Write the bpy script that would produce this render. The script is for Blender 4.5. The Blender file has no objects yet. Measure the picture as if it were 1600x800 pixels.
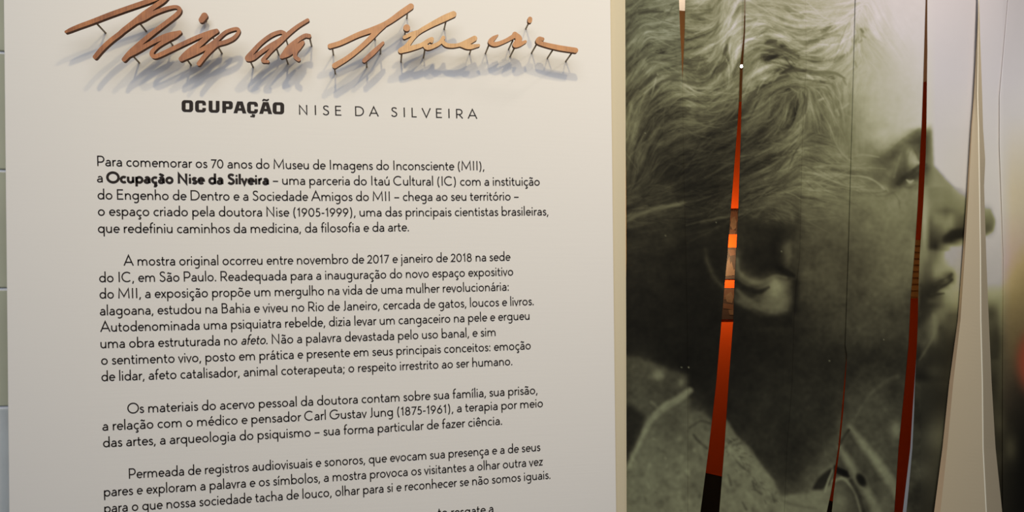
import bpy, math, random
import numpy as np

# ------------------------------------------------------------------ camera
CAL = False                       # True: plain white strips, used once to read the light
YAW, ROLL = math.radians(11.1), math.radians(-0.8)
FPX, PX, PY = 1067.0, 800.0, 500.0
CAM = np.array([0.0, -1.355, 1.5])
dv = np.array([math.sin(YAW), math.cos(YAW), 0.0])
r0 = np.array([math.cos(YAW), -math.sin(YAW), 0.0])
u0 = np.array([0.0, 0.0, 1.0])
rv = r0 * math.cos(ROLL) + u0 * math.sin(ROLL)
uv_ = -r0 * math.sin(ROLL) + u0 * math.cos(ROLL)

def at(x, y, Y=0.0):
    """point(s) of the vertical plane y=Y seen at photo position (x, y)"""
    x = np.asarray(x, float); y = np.asarray(y, float)
    v = dv + np.multiply.outer((x - PX) / FPX, rv) - np.multiply.outer((y - PY) / FPX, uv_)
    t = (np.asarray(Y, float) - CAM[1]) / v[..., 1]
    return CAM + v * t[..., None]

S = bpy.context.scene
COL = S.collection
cd = bpy.data.cameras.new('camera')
cam = bpy.data.objects.new('camera', cd); COL.objects.link(cam)
cd.sensor_width = 36.0; cd.lens = 36.0 * FPX / 1600.0; cd.shift_y = (PY - 400) / 1600.0
cd.clip_start = 0.02
from mathutils import Matrix, Vector
M = Matrix(((rv[0], uv_[0], -dv[0], CAM[0]), (rv[1], uv_[1], -dv[1], CAM[1]), (rv[2], uv_[2], -dv[2], CAM[2]), (0, 0, 0, 1)))
cam.matrix_world = M
S.camera = cam

# ------------------------------------------------------------------ light
W = bpy.data.worlds.new('world'); S.world = W; W.use_nodes = True
W.node_tree.nodes['Background'].inputs[0].default_value = (0.80, 0.86, 1.0, 1)
W.node_tree.nodes['Background'].inputs[1].default_value = 0.10
S.view_settings.view_transform = 'Standard'; S.view_settings.look = 'None'
S.view_settings.exposure = 0.0; S.view_settings.gamma = 1.0
S.view_settings.use_curve_mapping = False

def aim(o, tgt):
    o.rotation_euler = (Vector(tgt) - o.location).to_track_quat('-Z', 'Y').to_euler()

def spot(name, loc, tgt, power, col, size, blend, rad):
    l = bpy.data.lights.new(name, 'SPOT'); l.energy = power; l.color = col
    l.spot_size = math.radians(size); l.spot_blend = blend; l.shadow_soft_size = rad
    o = bpy.data.objects.new(name, l); COL.objects.link(o); o.location = loc; aim(o, tgt)
    return o

spot('spot_lamp', (-0.05, -1.75, 3.25), (0.06, 0, 1.95), 54, (1.0, .81, .45), 68, 1.0, .05)
spot('spot_lamp', (0.75, -1.85, 3.40), (0.20, 0, 1.90), 46, (1.0, .79, .42), 62, 1.0, .06)
spot('spot_lamp', (1.30, -0.42, 2.68), (1.2, 0.10, 2.0), 21, (1.0, .87, .77), 130, 1.0, .06)
def area(loc, tgt, power, col, sx, sy):
    l = bpy.data.lights.new('soft_fill_light', 'AREA'); l.energy = power; l.color = col
    l.shape = 'RECTANGLE'; l.size = sx; l.size_y = sy
    o = bpy.data.objects.new('soft_fill_light', l); COL.objects.link(o); o.location = loc; aim(o, tgt)
area((0.05, -2.4, 2.85), (0.05, 0, 1.75), 46, (.92, .945, 1.0), 2.6, 1.9)  # added soft fill that lightens the panel and letter shadows, no visible fixture

# ------------------------------------------------------------------ materials
def mat(name, col, rough=.6, spec=.3, noise=None, bump=None, metal=0, coat=0):
    m = bpy.data.materials.new(name); m.use_nodes = True
    nt = m.node_tree; b = nt.nodes['Principled BSDF']
    b.inputs['Base Color'].default_value = (*col, 1); b.inputs['Roughness'].default_value = rough
    b.inputs['Specular IOR Level'].default_value = spec; b.inputs['Metallic'].default_value = metal
    b.inputs['Coat Weight'].default_value = coat
    tc = nt.nodes.new('ShaderNodeTexCoord')
    if noise:
        sc, amt, stretch = noise
        mp = nt.nodes.new('ShaderNodeMapping'); mp.inputs['Scale'].default_value = stretch
        n = nt.nodes.new('ShaderNodeTexNoise'); n.inputs['Scale'].default_value = sc; n.inputs['Detail'].default_value = 5
        nt.links.new(tc.outputs['Object'], mp.inputs[0]); nt.links.new(mp.outputs[0], n.inputs['Vector'])
        mx = nt.nodes.new('ShaderNodeMix'); mx.data_type = 'RGBA'
        mx.inputs[6].default_value = (*[c * (1 - amt) for c in col], 1)
        mx.inputs[7].default_value = (*[min(1, c * (1 + amt)) for c in col], 1)
        nt.links.new(n.outputs[0], mx.inputs[0]); nt.links.new(mx.outputs[2], b.inputs['Base Color'])
    if bump:
        sc, st, stretch = bump
        mp = nt.nodes.new('ShaderNodeMapping'); mp.inputs['Scale'].default_value = stretch
        n = nt.nodes.new('ShaderNodeTexNoise'); n.inputs['Scale'].default_value = sc; n.inputs['Detail'].default_value = 3
        nt.links.new(tc.outputs['Object'], mp.inputs[0]); nt.links.new(mp.outputs[0], n.inputs['Vector'])
        bp = nt.nodes.new('ShaderNodeBump'); bp.inputs['Strength'].default_value = st; bp.inputs['Distance'].default_value = .002
        nt.links.new(n.outputs[0], bp.inputs['Height']); nt.links.new(bp.outputs[0], b.inputs['Normal'])
    return m

M_panel = mat('panel_board', (.775, .752, .722), .75, .15, (3.0, .012, (1, 1, 1)), (7, .07, (1, 1, 26)))
M_ink = mat('printed_ink', (.020, .014, .012), .6, .2)
M_wall = mat('painted_wall', (.50, .50, .40), .7, .2, (12, .12, (1, 1, 1)))
M_tile = mat('glazed_tile', (.42, .43, .33), .35, .5, (9, .15, (1, 1, 1)))
M_tilew = mat('pale_glazed_tile', (.50, .54, .56), .3, .5, (30, .25, (1, 1, .4)))
M_grout = mat('grout', (.66, .68, .74), .7, .2)
M_post = mat('door_post_paint', (.60, .53, .38), .6, .2, (4, .05, (1, 1, .2)))
M_floor = mat('floor_concrete', (.13, .12, .11), .6, .3, (6, .2, (1, 1, 1)))
M_ceil = mat('ceiling_paint', (.5, .5, .5), .8, .1)
M_dark = mat('rear_room_wall', (.10, .05, .022), .7, .2)
M_tan = mat('tan_wall', (.50, .32, .13), .7, .2)
M_beige = mat('pale_frieze', (.62, .56, .50), .7, .2)
M_greyb = mat('grey_beam', (.22, .19, .17), .7, .2)
M_brown = mat('brown_painted_panel', (.105, .050, .016), .7, .2)
M_red = mat('red_painted_partition', (.38, .040, .0018), .7, .1)
M_black = mat('black_plinth', (.008, .006, .005), .6, .2)
M_reed = mat('brown_slat', (.60, .31, .11), .6, .2)
M_pin = mat('steel_pin', (.20, .15, .09), .45, .5, metal=.5)
M_vinyl = mat('curtain_back', (.70, .62, .52), .6, .3, (2, .03, (1, 1, .2)))
M_rail = mat('curtain_rail', (.6, .6, .6), .4, .4, metal=.6)
M_bluedge = mat('curtain_edge', (.36, .38, .40), .6, .3)

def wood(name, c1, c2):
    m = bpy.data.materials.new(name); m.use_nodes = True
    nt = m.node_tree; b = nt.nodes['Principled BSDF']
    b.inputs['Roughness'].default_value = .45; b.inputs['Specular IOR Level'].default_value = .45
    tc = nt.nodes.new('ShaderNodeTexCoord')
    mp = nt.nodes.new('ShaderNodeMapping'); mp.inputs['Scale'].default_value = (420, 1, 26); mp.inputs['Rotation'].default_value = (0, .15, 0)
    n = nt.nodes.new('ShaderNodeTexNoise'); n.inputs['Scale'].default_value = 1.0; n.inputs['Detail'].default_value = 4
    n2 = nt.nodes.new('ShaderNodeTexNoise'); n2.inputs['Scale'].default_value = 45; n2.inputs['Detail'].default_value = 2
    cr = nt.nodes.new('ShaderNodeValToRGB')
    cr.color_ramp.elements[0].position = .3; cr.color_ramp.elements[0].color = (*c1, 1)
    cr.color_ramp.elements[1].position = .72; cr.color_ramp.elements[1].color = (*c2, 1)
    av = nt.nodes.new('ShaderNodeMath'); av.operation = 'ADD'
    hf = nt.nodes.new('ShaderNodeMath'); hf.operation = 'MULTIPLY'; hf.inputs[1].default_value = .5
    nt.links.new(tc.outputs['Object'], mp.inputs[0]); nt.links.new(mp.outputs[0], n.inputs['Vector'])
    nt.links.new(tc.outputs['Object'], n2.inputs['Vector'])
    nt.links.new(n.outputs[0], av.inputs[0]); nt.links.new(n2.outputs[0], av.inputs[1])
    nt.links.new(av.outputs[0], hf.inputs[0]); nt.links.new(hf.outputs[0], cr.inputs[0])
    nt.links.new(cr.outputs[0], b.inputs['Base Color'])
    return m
M_woodL = wood('red_brown_plywood', (.20, .060, .016), (.50, .195, .062))  # per-piece tones: wood colour plus the warmer light towards the right
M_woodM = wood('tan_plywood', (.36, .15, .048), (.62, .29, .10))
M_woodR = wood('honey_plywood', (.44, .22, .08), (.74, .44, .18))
M_woodE = mat('shaded_ply_edge', (.13, .050, .020), .6, .2, (60, .3, (1, 1, 1)))  # same wood as the faces, darkened for the shade on the sides

# ------------------------------------------------------------------ mesh helpers
def mesh(name, verts, faces, m, parent=None, smooth=False, mi=None):
    me = bpy.data.meshes.new(name)
    me.from_pydata([tuple(v) for v in verts], [], [tuple(f) for f in faces])
    for x in (m if isinstance(m, (list, tuple)) else [m]): me.materials.append(x)
    if mi is not None: me.polygons.foreach_set('material_index', mi)
    if smooth: me.polygons.foreach_set('use_smooth', [True] * len(me.polygons))
    me.update()
    o = bpy.data.objects.new(name, me); COL.objects.link(o)
    if parent: o.parent = parent
    return o

def tag(o, label=None, cat=None, group=None, kind=None):
    if label: o['label'] = label
    if cat: o['category'] = cat
    if group: o['group'] = group
    if kind: o['kind'] = kind
    return o

def empty(name, loc):
    o = bpy.data.objects.new(name, None); COL.objects.link(o); o.location = loc; o.empty_display_size = .05
    return o

def adopt(child, parent):
    """parent without moving the child (parents are never rotated)"""
    child.parent = parent; child.location = child.location - parent.location

def boxdata(x0, x1, y0, y1, z0, z1):
    v = [(x, y, z) for x in (x0, x1) for y in (y0, y1) for z in (z0, z1)]
    f = [(0, 1, 3, 2), (4, 6, 7, 5), (0, 4, 5, 1), (2, 3, 7, 6), (0, 2, 6, 4), (1, 5, 7, 3)]
    return v, f

def box(name, x0, x1, y0, y1, z0, z1, m, parent=None, bev=0):
    v, f = boxdata(x0, x1, y0, y1, z0, z1)
    o = mesh(name, v, f, m, parent)
    if bev:
        b = o.modifiers.new('bevel', 'BEVEL'); b.width = bev; b.segments = 2
    return o

# ------------------------------------------------------------------ setting
pL, pR = -0.775, 0.0
x_l = at(6, 0)[0]; x_r = at(954, 5)[0]
zt = 2.60; zb = 0.55
tag(box('floor', -2.6, 3.2, -3.0, 4.6, -.05, 0, M_floor), kind='structure')
tag(box('ceiling', -2.6, 3.2, .12, 4.6, 3.6, 3.65, M_ceil), kind='structure')
XD = at(975, 400, .05)[0]              # doorway starts here
tag(box('wall_front', -2.6, XD - .010, .06, .16, 0, 3.6, M_wall), kind='structure')
wf = bpy.data.objects['wall_front']
tag(box('wall_right', 3.1, 3.2, .0, 4.6, 0, 3.6, M_dark), kind='structure')
tag(box('wall_left', -.6, -.5, .16, 4.6, 0, 3.6, M_dark), kind='structure')
# glazed tiles at the left of the panel, pitch read from the two joints
zj = [at(2, y, .045)[2] for y in (83, 268, 453, 638)]
pitch = zj[0] - zj[1]; gz = .0045
for k in range(-2, 6):
    z1 = zj[0] - k * pitch
    for c in range(2):
        xe = x_l + .035 - c * .30
        o = box('tile', xe - .296, xe, .045, .06, z1 - pitch + gz, z1 - gz * .2, M_tile if k < 3 else M_tilew, None, .002)
        o.parent = wf
g = box('tile_grout', x_l - .6, x_l + .03, .049, .0605, zj[0] - 6 * pitch, zj[0] + 2 * pitch, M_grout); g.parent = wf
# door post between the panel and the curtain
def prism_px(name, xs_top, xs_bot, Yf, Yb, m, y0=-160, y1=1000, parent=None):
    a = at(xs_top[0], y0, Yf); b = at(xs_top[1], y0, Yf); c = at(xs_bot[1], y1, Yf); d = at(xs_bot[0], y1, Yf)
    v = [a, b, c, d]; v = v + [np.array([p[0], Yb, p[2]]) for p in v]
    f = [(0, 1, 2, 3)[::-1], (4, 5, 6, 7), (0, 4, 5, 1)[::-1], (1, 5, 6, 2)[::-1], (2, 6, 7, 3)[::-1], (3, 7, 4, 0)[::-1]]
    return mesh(name, v, f, m, parent)
tr = prism_px('trim_1', (940, 972.5), (950, 978), .012, .060, M_post, -200, 1150); tag(tr, kind='structure')
tr2 = prism_px('trim_2', (960, 976.5), (968, 980), .020, .062, M_post, -200, 1150); tag(tr2, kind='structure')

# ------------------------------------------------------------------ information panel
panel = empty('information_panel', (0.0, 0.0, zb))
tag(panel, 'large cream information panel printed with a Portuguese exhibition text', 'sign')
def P(o): adopt(o, panel); return o
y0p, y1p = -150, 960
a = at(6 - 2.2, y0p); b = at(954 - 1.8, y0p); c = at(965, y1p); d = at(15.5, y1p)
pv = [a, b, c, d]; pv = pv + [np.array([p[0], .028, p[2]]) for p in pv]
pf = [(3, 2, 1, 0), (4, 5, 6, 7), (1, 5, 4, 0), (2, 6, 5, 1), (3, 7, 6, 2), (0, 4, 7, 3)]
board = mesh('board', pv, pf, M_panel); bv = board.modifiers.new('bevel', 'BEVEL'); bv.width = .0015; bv.segments = 2
P(board)

# ------------------------------------------------------------------ lettering, monoline humanist sans drawn as strokes
def arc(cx, cy, rx, ry, a0, a1, n=None):
    n = n or max(4, int(abs(a1 - a0) / 18))
    t = np.radians(np.linspace(a0, a1, n + 1))
    return [(cx + rx * math.cos(q), cy + ry * math.sin(q)) for q in t]
def spl(pts, n=5):
    p = [np.array(q, float) for q in pts]; p = [2 * p[0] - p[1]] + p + [2 * p[-1] - p[-2]]
    out = []
    for i in range(1, len(p) - 2):
        for k in range(n):
            t = k / n
            out.append(tuple(.5 * (2 * p[i] + (p[i + 1] - p[i - 1]) * t + (2 * p[i - 1] - 5 * p[i] + 4 * p[i + 1] - p[i + 2]) * t * t + (3 * p[i] - p[i - 1] - 3 * p[i + 1] + p[i + 2]) * t ** 3)))
    out.append(tuple(p[-2])); return out
def dot(x, y, r=5.5): return [(x - r, y), (x + r, y)], 2 * r + 2
G = {}
def gl(ch, adv, *st): G[ch] = (adv, list(st))
gl('o', 116, arc(58, 49, 41, 42, 0, 360, 20))
gl('c', 93, arc(57, 49, 40, 42, 48, 312))
gl('e', 103, [(17, 51), (90, 51)] + arc(55, 49, 38, 42, 4, 180)[0:] + arc(55, 49, 38, 42, 180, 318)[1:])
gl('n', 112, [(21, 0), (21, 97)], arc(56.5, 50, 35.5, 41, 180, 0) + [(92, 0)])
gl('m', 176, [(21, 0), (21, 97)], arc(54, 52, 33, 39, 180, 0) + [(87, 0)], arc(120.5, 52, 33.5, 39, 180, 0) + [(154, 0)])
gl('h', 112, [(21, 0), (21, 166)], arc(56.5, 50, 35.5, 41, 180, 0) + [(92, 0)])
gl('u', 111, [(19, 97)] + arc(54, 45, 35, 38, 180, 360) , [(89, 97), (89, 0)])
gl('r', 64, [(21, 0), (21, 97)], arc(54, 52, 33, 38, 180, 72))
gl('a', 101, [(82, 0), (82, 56)] + arc(52, 56, 30, 35, 0, 146)[1:], [(82, 52)] + [(52, 52)] + arc(46, 29, 30, 23, 100, 270)[1:] + [(60, 8), (82, 24)])
gl('d', 117, arc(57.5, 49, 40.5, 42, 0, 360, 20), [(98, 0), (98, 168)])
gl('b', 117, arc(61.5, 49, 40.5, 42, 0, 360, 20), [(21, 0), (21, 168)])
gl('p', 117, arc(61.5, 49, 40.5, 42, 0, 360, 20), [(21, -54), (21, 97)])
gl('q', 117, arc(57.5, 49, 40.5, 42, 0, 360, 20), [(98, -54), (98, 97)])
gl('g', 119, arc(57.5, 51, 40.5, 40, 0, 360, 20), [(98, 97)] + arc(62, -12, 36, 33, 0, -135))
gl('f', 62, [(28, 0), (28, 128)] + arc(58, 128, 30, 32, 180, 75)[1:], [(6, 90), (58, 90)])
gl('t', 68, [(28, 134), (28, 28)] + arc(52, 28, 24, 21, 180, 295)[1:], [(6, 90), (60, 90)])
gl('i', 42, [(21, 0), (21, 97)], ('dot', 21, 135, 10))
gl('j', 42, [(21, 97)] + arc(0, -25, 21, 24, 0, -80), ('dot', 21, 135, 10))
gl('l', 42, [(21, 0), (21, 168)])
gl('s', 77, spl([(64, 78), (50, 89), (32, 89), (19, 76), (25, 60), (45, 49), (61, 38), (65, 24), (53, 9), (33, 7), (12, 19)], 3))
gl('v', 84, [(6, 97), (42, 3), (78, 97)])
gl('x', 84, [(9, 97), (75, 0)], [(73, 97), (9, 0)])
gl('z', 84, [(10, 89), (70, 89), (13, 8), (76, 8)])
gl('A', 156, [(8, 0), (78, 160), (148, 0)], [(32, 52), (124, 52)])
gl('B', 128, [(22, 0), (22, 160)], [(22, 152), (62, 152)] + arc(62, 119, 33, 33, 90, -90) + [(22, 86)], [(60, 86), (70, 86)] + arc(70, 47, 37, 39, 90, -90) + [(22, 8)])
gl('C', 160, arc(86, 80, 74, 73, 47, 313, 16))
gl('D', 160, [(22, 8), (22, 152), (72, 152)] + arc(72, 80, 72, 72, 90, -90, 12) + [(22, 8)])
gl('E', 118, [(104, 152), (22, 152), (22, 8), (106, 8)], [(22, 85), (98, 85)])
gl('G', 178, arc(86, 80, 74, 73, 47, 360, 18) + [(100, 80)])
gl('I', 62, [(31, 0), (31, 160)])
gl('J', 66, [(42, 160), (42, 30)] + arc(15, 30, 27, 26, 0, -95))
gl('L', 102, [(22, 160), (22, 8), (92, 8)])
gl('M', 198, [(20, 0), (28, 152), (97, 28), (166, 152), (174, 0)])
gl('N', 156, [(22, 0), (22, 152), (128, 6), (128, 160)])
gl('O', 178, arc(89, 80, 78, 76, 0, 360, 26))
gl('P', 124, [(22, 0), (22, 152), (68, 152)] + arc(68, 107, 43, 45, 90, -90) + [(22, 62)])
gl('R', 128, [(22, 0), (22, 152), (66, 152)] + arc(66, 109, 42, 43, 90, -90) + [(22, 66)], [(62, 66), (116, 0)])
gl('S', 112, spl([(92, 134), (78, 149), (56, 153), (34, 146), (24, 126), (32, 104), (56, 87), (82, 71), (94, 48), (86, 21), (60, 7), (34, 12), (16, 30)], 3))
gl('V', 142, [(6, 160), (71, 4), (136, 160)])
gl('0', 112, arc(53, 69, 41, 64, 0, 360, 22))
gl('1', 78, [(16, 108), (44, 134), (44, 0)])
gl('2', 102, arc(46, 98, 32, 34, 165, -20) + [(70, 70), (14, 8), (86, 8)])
gl('5', 98, [(78, 131), (32, 131), (24, 80)] + arc(42, 45, 36, 38, 105, -140))
gl('6', 108, arc(50, 42, 37, 38, 0, 360, 18), [(72, 136), (22, 66)])
gl('7', 98, [(8, 131), (84, 131), (28, 0)])
gl('8', 108, arc(49, 103, 29, 30, 0, 360, 16), arc(49, 39, 36, 35, 0, 360, 18))
gl('9', 108, arc(48, 94, 37, 38, 0, 360, 18), [(26, 0), (76, 70)])
gl('.', 42, ('dot', 20, 9, 11))
gl(',', 44, [(26, 16), (12, -26)])
gl(':', 46, ('dot', 22, 9, 11), ('dot', 22, 84, 11))
gl(';', 46, [(26, 16), (12, -26)], ('dot', 24, 84, 11))
gl('(', 68, arc(88, 62, 64, 118, 130, 230, 8))
gl(')', 68, arc(-24, 62, 64, 118, 50, -50, 8))
gl('-', 62, [(8, 54), (54, 54)])
gl('–', 100, [(8, 54), (92, 54)])
gl(' ', 47)
def acc(new, base, *st, adv=None):
    A, s = G[base]; G[new] = (adv or A, [q for q in s if not (base == 'i' and q[0] == 'dot')] + list(st))
til = lambda cx, h: spl([(cx - 28, h - 6), (cx - 16, h + 7), (cx, h), (cx + 16, h - 6), (cx + 28, h + 7)], 3)
ced = lambda cx: spl([(cx, -6), (cx + 4, -18), (cx + 16, -30), (cx + 4, -46), (cx - 18, -42)], 3)
acc('ã', 'a', til(52, 132)); acc('õ', 'o', til(58, 132)); acc('ç', 'c', ced(56))
for n_, b_, cx in (('á', 'a', 50), ('é', 'e', 56), ('ó', 'o', 58), ('ú', 'u', 54), ('í', 'i', 20)):
    acc(n_, b_, [(cx - 8, 116), (cx + 14, 150)])
acc('ê', 'e', [(30, 118), (55, 146), (80, 118)])

def layout(runs):
    """runs of (text, weight, width factor, slant, tracking) -> glyph strokes in units"""
    x = 0; out = []
    for txt, w, wf_, sl, trk in runs:
        for ch in txt:
            adv, st = G[ch]
            for s in st:
                if s[0] == 'dot':
                    r = s[3] * (1 if w < 20 else 1.5)
                    out.append(([(x + (s[1] + sl * s[2]) * wf_ - r * .95, s[2]), (x + (s[1] + sl * s[2]) * wf_ + r * .95, s[2])], 2 * r))
                else:
                    out.append(([(x + (p[0] + sl * p[1]) * wf_, p[1]) for p in s], w))
            x += adv * wf_ + trk
    return x, out

def ribbon(p, w, V, F):
    p = np.array(p, float); keep = [0]
    for i in range(1, len(p)):
        if np.hypot(*(p[i] - p[keep[-1]])) > .5: keep.append(i)
    p = p[keep]; n = len(p)
    if n < 2: return
    closed = n > 3 and np.hypot(*(p[0] - p[-1])) < 1
    if closed: p = p[:-1]; n -= 1
    def u(v): return v / max(1e-9, np.hypot(*v))
    b0 = len(V)
    for i in range(n):
        if closed: a = u(p[i] - p[i - 1]); b = u(p[(i + 1) % n] - p[i])
        else:
            a = u(p[i] - p[i - 1]) if i else u(p[1] - p[0]); b = u(p[i + 1] - p[i]) if i < n - 1 else a
        na = np.array([-a[1], a[0]]); nb = np.array([-b[1], b[0]])
        m = u(na + nb) if np.hypot(*(na + nb)) > .1 else na
        k = min(1 / max(.35, m @ na), 2.4) * w / 2
        V.append(p[i] + m * k); V.append(p[i] - m * k)
    for i in range(n if closed else n - 1):
        j = (i + 1) % n
        F.append((b0 + 2 * i, b0 + 2 * j, b0 + 2 * j + 1, b0 + 2 * i + 1))

UNIT = float(at(200, 259)[2] - at(200, 269.0)[2]) / 100.0       # metres per font unit
def text_line(name, runs, pl, pr, bow=1.3, Y=-.0006, unit=UNIT, endtrim=9):
    tot, st = layout(runs)
    V = []; F = []
    for s, w in st: ribbon(s, w, V, F)
    V = np.array(V); xs = V[:, 0]; lo = xs.min(); hi = xs.max()
    A = at(*pl, Y); B = at(*pr, Y)
    mid = at((pl[0] + pr[0]) / 2, (pl[1] + pr[1]) / 2 + bow, Y); base = (A + B) / 2; dz = mid[2] - base[2]
    t = (xs - lo) / (hi - lo)
    Z = A[2] + (B[2] - A[2]) * t + dz * 4 * t * (1 - t) + V[:, 1] * unit
    X = A[0] + (B[0] - A[0]) * t - (V[:, 1] * unit) * .012
    vs = np.stack([X, np.full_like(X, Y), Z], 1)
    P(mesh(name, vs, F, M_ink))
R = lambda s: (s, 19, 1, 0, 0)
Bd = lambda s: (s, 38, 1.05, 0, 5)
It = lambda s: (s, 19, .9, .2, 0)
LINES = [
 ([R('Para comemorar os 70 anos do Museu de Imagens do Inconsciente (MII),')], (152, 259.3), (757, 266)),
 ([R('a '), Bd('Ocupação Nise da Silveira'), R(' – uma parceria do Itaú Cultural (IC) com a instituição')], (151.5, 284.8), (843.5, 290)),
 ([R('do Engenho de Dentro e a Sociedade Amigos do MII – chega ao seu território –')], (152.5, 311.4), (810.5, 313)),
 ([R('o espaço criado pela doutora Nise (1905-1999), uma das principais cientistas brasileiras,')], (153, 337), (857, 336.5)),
 ([R('que redefiniu caminhos da medicina, da filosofia e da arte.')], (153, 363.7), (639, 361.2)),
 ([R('A mostra original ocorreu entre novembro de 2017 e janeiro de 2018 na sede')], (193, 415), (798, 407.3)),
 ([R('do IC, em São Paulo. Readequada para a inauguração do novo espaço expositivo')], (155, 441), (802, 430.5)),
 ([R('do MII, a exposição propõe um mergulho na vida de uma mulher revolucionária:')], (155.5, 466.5), (795, 454)),
 ([R('alagoana, estudou na Bahia e viveu no Rio de Janeiro, cercada de gatos, loucos e livros.')], (156, 492.7), (834, 476.7)),
 ([R('Autodenominada uma psiquiatra rebelde, dizia levar um cangaceiro na pele e ergueu')], (156.5, 518.5), (827.5, 499.5)),
 ([R('uma obra estruturada no '), It('afeto'), R('. Não a palavra devastada pelo uso banal, e sim')], (157, 544.2), (774.5, 525)),
 ([R('o sentimento vivo, posto em prática e presente em seus principais conceitos: emoção')], (158, 570), (829.5, 545.7)),
 ([R('de lidar, afeto catalisador, animal coterapeuta; o respeito irrestrito ao ser humano.')], (158.5, 595.7), (800.5, 570.5)),
 ([R('Os materiais do acervo pessoal da doutora contam sobre sua família, sua prisão,')], (199, 646), (840, 615.5)),
 ([R('a relação com o médico e pensador Carl Gustav Jung (1875-1961), a terapia por meio')], (160, 673), (848.5, 636)),
 ([R('das artes, a arqueologia do psiquismo – sua forma particular de fazer ciência.')], (161, 699), (784.5, 663.5)),
 ([R('Permeada de registros audiovisuais e sonoros, que evocam sua presença e a de seus')], (201.5, 748), (844.5, 704.5)),
 ([R('pares e exploram a palavra e os símbolos, a mostra provoca os visitantes a olhar outra vez')], (162.5, 776), (849, 727)),
 ([R('para o que nossa sociedade tacha de louco, olhar para si e reconhecer se não somos iguais.')], (163, 801.5), (860, 748)),
 ([R('to resgate a')], (684.5, 807.3), (771, 800.7)),
]
for runs, pl, pr in LINES: text_line('text_line', runs, pl, pr)
for w_, xa, xb in (('NISE', 467.3, 533.5), ('DA', 555, 592), ('SILVEIRA', 611.3, 746)):
    text_line('title_word', [(w_, 17, .92, 0, 64)], (xa, 179 + (xa - 467.5) * .0233), (xb, 179 + (xb - 467.5) * .0233), 0)

# marching squares over a field (inside > 0): filled outline plus boundary
def march(f, x0, y0, st):
    ny, nx = f.shape
    V = []; key = {}; F = []; E = []
    def vid(k, p):
        if k not in key: key[k] = len(V); V.append(p)
        return key[k]
    act = (np.maximum.reduce([f[:-1, :-1], f[1:, :-1], f[:-1, 1:], f[1:, 1:]]) > 0)
    for j, i in zip(*np.nonzero(act)):
        cs = [(i, j), (i + 1, j), (i + 1, j + 1), (i, j + 1)]
        poly = []; flags = []
        for k in range(4):
            a = cs[k]; b = cs[(k + 1) % 4]; fa = f[a[1], a[0]]; fb = f[b[1], b[0]]
            if fa > 0: poly.append(vid(a, (x0 + a[0] * st, y0 + a[1] * st))); flags.append('c')
            if (fa > 0) != (fb > 0):
                t = fa / (fa - fb); kk = (min(a, b), max(a, b), 'e')
                poly.append(vid(kk, (x0 + (a[0] + (b[0] - a[0]) * t) * st, y0 + (a[1] + (b[1] - a[1]) * t) * st)))
                flags.append('x' if fa > 0 else 'n')
        if len(poly) < 3: continue
        F.append(poly)
        for k in range(len(poly)):
            if flags[k] == 'x' and flags[(k + 1) % len(poly)] == 'n': E.append((poly[k], poly[(k + 1) % len(poly)]))
    return np.array(V), F, E

# OCUPAÇÃO in heavy squared capitals, local units: photo pixels, y down, cap height 18.5
def rr(X, Y, x0, x1, y0, y1, r):
    qx = np.abs(X - (x0 + x1) / 2) - (x1 - x0) / 2 + r; qy = np.abs(Y - (y0 + y1) / 2) - (y1 - y0) / 2 + r
    return -(np.hypot(np.maximum(qx, 0), np.maximum(qy, 0)) + np.minimum(np.maximum(qx, qy), 0) - r)
def seg(X, Y, p, q, r):
    p = np.array(p, float); q = np.array(q, float); d = q - p; L = max(1e-9, d @ d)
    t = np.clip(((X - p[0]) * d[0] + (Y - p[1]) * d[1]) / L, 0, 1)
    return r - np.hypot(X - p[0] - t * d[0], Y - p[1] - t * d[1])
def para(X, Y, xt0, xt1, xb0, xb1, H):
    t = Y / H; return np.minimum(np.minimum(X - (xt0 + (xb0 - xt0) * t), (xt1 + (xb1 - xt1) * t) - X), np.minimum(Y, H - Y))
def heavy(ch, X, Y):
    H = 18.5; mn = np.minimum; mx = np.maximum
    if ch == 'O': return mn(rr(X, Y, 0, 18, 0, H, 5), -rr(X, Y, 6.2, 12, 4.3, H - 4, 1.0))
    if ch in 'CÇ':
        b = mn(rr(X, Y, 0, 17, 0, H, 5), -rr(X, Y, 6, 11.4, 4.3, H - 4, 1.0)); b = mn(b, -rr(X, Y, 11, 30, 7.4, 11.6, .2))
        if ch == 'Ç': b = mx(b, mx(seg(X, Y, (8.5, 20.4), (11.5, 21.0), 1.2), mx(seg(X, Y, (11.5, 21), (11, 23.3), 1.2), seg(X, Y, (11, 23.3), (6, 23.0), 1.1))))
        return b
    if ch == 'U': return mn(mx(rr(X, Y, 0, 17, 0, 12, .3), rr(X, Y, 0, 17, 0, H, 5)), -rr(X, Y, 6, 11.2, -6, H - 4.2, 1.0))
    if ch == 'P': return mn(mx(rr(X, Y, 0, 6, 0, H, .2), rr(X, Y, 0, 16.5, 0, 12.6, 4)), -rr(X, Y, 5.9, 10.5, 4.2, 8.4, .8)) if True else 0
    if ch in 'AÃ':
        b = mx(para(X, Y, 5.2, 11, -.6, 5.4, H), para(X, Y, 8, 13.8, 13.6, 19.6, H)); b = mx(b, rr(X, Y, 4, 15, 10.6, 14.4, .2))
        b = mx(b, rr(X, Y, 5.2, 13.8, 0, 4, .2))
        if ch == 'Ã': b = mx(b, mx(mx(seg(X, Y, (5.2, -2.4), (6.5, -3.6), 1.2), seg(X, Y, (6.5, -3.6), (11.5, -2.6), 1.3)), seg(X, Y, (11.5, -2.6), (13.6, -3.9), 1.2)))
        return b
HW = []
hx = [(283.8, 'O'), (304.8, 'C'), (326, 'U'), (347.3, 'P'), (365.4, 'A'), (386, 'Ç'), (405.6, 'Ã'), (426, 'O')]
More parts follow.
